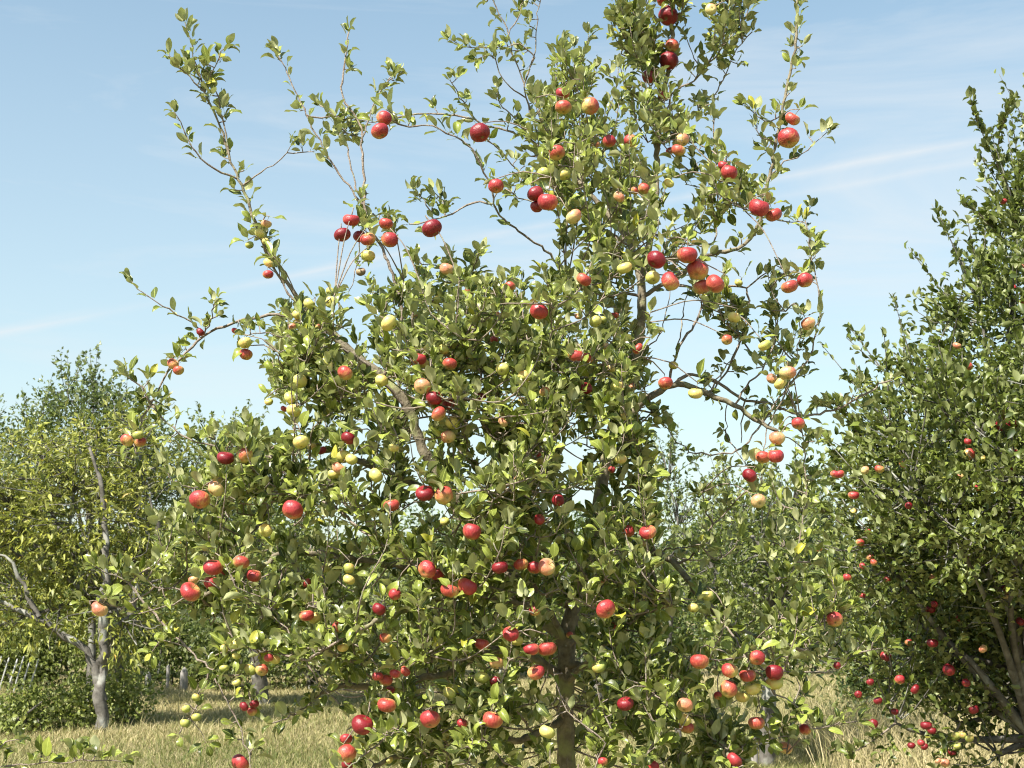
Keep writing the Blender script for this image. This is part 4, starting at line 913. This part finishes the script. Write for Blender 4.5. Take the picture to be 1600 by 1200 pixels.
T, n = cloud_tree('pear_tree', 'pear tree with small dark leaves rising highest behind the cherry tree', 150, 21.0, [
    (108, 625, 30, 45, 0, .5), (148, 620, 18, 42, 0, .3), (130, 660, 75, 45, 0, .8), (190, 660, 60, 60, 0, .7), (60, 670, 45, 35, 0, .6), (130, 740, 130, 70, .2, 1.0), (210, 740, 50, 90, 0, .7)],
    LO, M_PEAR, .085, 85, .06, M_GREY, 'trees beyond the meadow', 22, cl=16, clr=.16, spray=5)
tot += n
T, n = cloud_tree('broadleaf_tree', 'dark small leaved tree cut by the left edge beside the cherry tree', -10, 22.0, [
    (-5, 720, 35, 50, 0, .6), (-60, 720, 80, 90, 0, 1), (20, 760, 60, 60, 0, .8), (-10, 850, 120, 90, .3, 1)], LO, M_PEAR, .09, 45, .08, M_GREY, 'trees beyond the meadow', 23, cl=16, clr=.17, spray=6)
tot += n
T, n = cloud_tree('broadleaf_tree', 'rounded yellow green tree showing behind the left boughs of the apple tree', 415, 22.0, [
    (290, 760, 50, 60, 0, .7), (350, 730, 70, 70, 0, .9), (420, 780, 80, 80, 0, .9), (320, 860, 110, 90, 0, 1.2), (440, 890, 100, 90, 0, 1.2), (520, 930, 80, 70, 0, 1)], LO, M_LIME, .09, 50, .11, M_GREY, 'trees beyond the meadow', 24, cl=15, clr=.18, spray=7)
tot += n
# ---- behind the right half
T, n = cloud_tree('pear_tree', 'slender pear tree with a pointed airy top, right of the main trunk', 1060, 16.0, [
    (1045, 760, 18, 60, 0, .22), (1060, 830, 42, 60, 0, .45), (1090, 900, 70, 60, 0, .6), (1020, 880, 60, 60, 0, .6)], LO, M_PEAR, .07, 110, .03, M_GREY, 'trees beyond the meadow', 25, cl=11, clr=.14, spray=14)
tot += n
T, n = cloud_tree('willow_tree', 'bushy light green tree in the gap between the two apple trees', 1190, 14.0, [
    (1190, 860, 95, 75, 0, .8), (1120, 900, 60, 70, 0, .6), (1260, 850, 70, 80, .2, .7), (1200, 960, 120, 75, 0, .9), (1310, 930, 70, 90, .3, .8), (1150, 810, 40, 35, 0, .35), (1235, 800, 45, 40, 0, .4)],
    LO, M_LIME, .072, 110, .07, M_GREY, 'trees beyond the meadow', 26, cl=16, clr=.15, spray=14)
tot += n
for i, (px, Y, lab, lobes) in enumerate((
    (640, 21, 'low apple tree seen through the crown behind the middle of the main tree', [(600, 950, 90, 60, 0, 1.2), (700, 940, 110, 70, 0, 1.3), (800, 950, 90, 60, 0, 1.2)]),
    (930, 20, 'green tree behind the main trunk, showing through gaps in the foliage', [(900, 930, 100, 60, 0, 1.2), (1000, 940, 80, 60, 0, 1.1), (950, 900, 70, 50, 0, 1)]))):
    T, n = cloud_tree('orchard_tree', lab, px, Y, lobes, LO, M_LEAF2, .09, 50, .13, M_GREY, 'trees beyond the meadow', 30+i, cl=14, clr=.2, spray=6); tot += n

# ---- the hedge of mixed bushes that closes the meadow
def hedge(name, label, x0, x1, Y, h, dep, mat, size, n, seed, cat='hedge', rough=.35):
    g = np.random.default_rng(seed); T = empty(name, ((x0+x1)/2, Y, 0), label=label, cat=cat)
    x = g.uniform(x0, x1, n); prof = h*(1+rough*(np.sin(x*.9+seed)*.5+np.sin(x*2.3+seed*2)*.3+np.sin(x*5.1)*.2))
    z = prof*g.random(n)**.75; y = Y+(g.random(n)-.5)*dep*(1-.35*(z/prof)**2)*(1+.3*np.sin(x*3.7+z*2))
    cl = 13; P = np.repeat(np.stack([x, y, z+gz(x, y)], 1), cl, 0)+g.normal(0, .11, (n*cl, 3)); P[:, 2] = np.maximum(P[:, 2], .02)
    A = g.normal(0, .8, P.shape)+(0, -.3, .3)
    q = link('foliage', leaves_mesh('foliage', LO, P, frames(A, g.normal(0, .6, P.shape)+(0, -.2, .8)), size*g.uniform(.6, 1.25, len(P)), g.integers(0, len(LO), len(P)), np.clip(g.beta(2, 2.2, len(P))*.8+.25*np.sin(P[:, 0]*.8+seed), 0, 1), mat), T); q['kind'] = 'stuff'
    acc = Acc()
    for k in range(int((x1-x0)*1.6)):
        xx = g.uniform(x0, x1); b = np.array((xx, Y+g.normal(0, dep*.15), -.02)); Pp = smooth([b, b+(g.normal(0, .2), g.normal(0, .1), h*.5), b+(g.normal(0, .4), g.normal(0, .2), h*.9)], .3)
        V, F4, T3 = tube(Pp, np.linspace(.035, .01, len(Pp)), 6, .1); acc.add(V, F4, T3)
    q = link('stems', acc.mesh('stems', M_GREY), T); q['kind'] = 'stuff'
    return len(P)
tot += hedge('hedge', 'long dark green hedge of mixed bushes closing the far side of the meadow', -15, 17, 30.0, 2.7, 2.2, M_HEDGE, .12, 6800, 3)
tot += hedge('tall_hedge', 'high dark thicket standing behind the hedge across the whole background', -19, 20, 36.0, 3.4, 2.5, M_HEDGE, .15, 5200, 8)
tot += hedge('hedge', 'sunlit clipped green hedge behind the white stakes at the far left', -11.5, -8.2, 26.0, .95, .8, M_LIME, .085, 900, 5, rough=.06)
tot += hedge('bush', 'bright yellow green bush at the foot of the cherry tree', -6.4, -4.5, 17.9, .42, .7, M_LIME, .075, 330, 6, cat='bush')
tot += hedge('bush', 'low yellow green scrub along the far meadow edge behind the fence posts', -9.5, -1.0, 26.0, 1.5, 1.2, M_LIME, .10, 1500, 9, cat='bush')
tot += hedge('bush', 'shadowy bush filling the gap under the right hand tree', 4.0, 9.5, 17.5, 1.5, 1.2, M_HEDGE, .09, 1300, 7, cat='bush')
print('background leaves', tot)

# ---- posts and stakes
def post(name, px, py_top, Y, r, lab, grp=None, lean=0., mat=M_POST, cat='post', py_bot=None):
    top = at(px, py_top, Y); x = top[0]; z0 = float(gz(x, Y))
    P = np.array([(x-lean, Y, z0-.1), (x-lean*.6, Y, z0+(top[2]-z0)*.35), (x, Y, top[2]-r*.9), (x, Y, top[2])]); V, F4, T3 = tube(P, [r*1.05, r, r*.95, r*.62], 9, .03)
    o = link(name, mesh_np(name, V, F4, T3, mat=mat, smooth=True)); tag(o, lab, cat, grp); return o
post('wooden_post', 1178, 1141, 11.6, .030, 'grey wooden post in the grass below the lower right apples')
for px, yt, r, lab in ((232, 1052, .05, 'short grey fence post at the meadow edge, nearest the cherry tree'), (263, 1040, .03, 'thinnest fence post at the meadow edge, standing between two thicker ones'), (288, 1046, .07, 'thick grey fence post at the meadow edge')):
    post('fence_post', px, yt, 25.0, r, lab, 'fence posts along the far edge of the meadow')
names = ('leftmost', 'second from left', 'third from left', 'fourth from left', 'fifth from left', 'rightmost')
for k, px in enumerate((2, 14, 27, 37, 48, 60)):
    post('stake', px, 1026+(k % 3)*2, 24.0, .014, f'{names[k]} of the leaning white stakes in front of the low hedge', 'leaning white stakes at the left', .16, M_STAKE, 'stake')
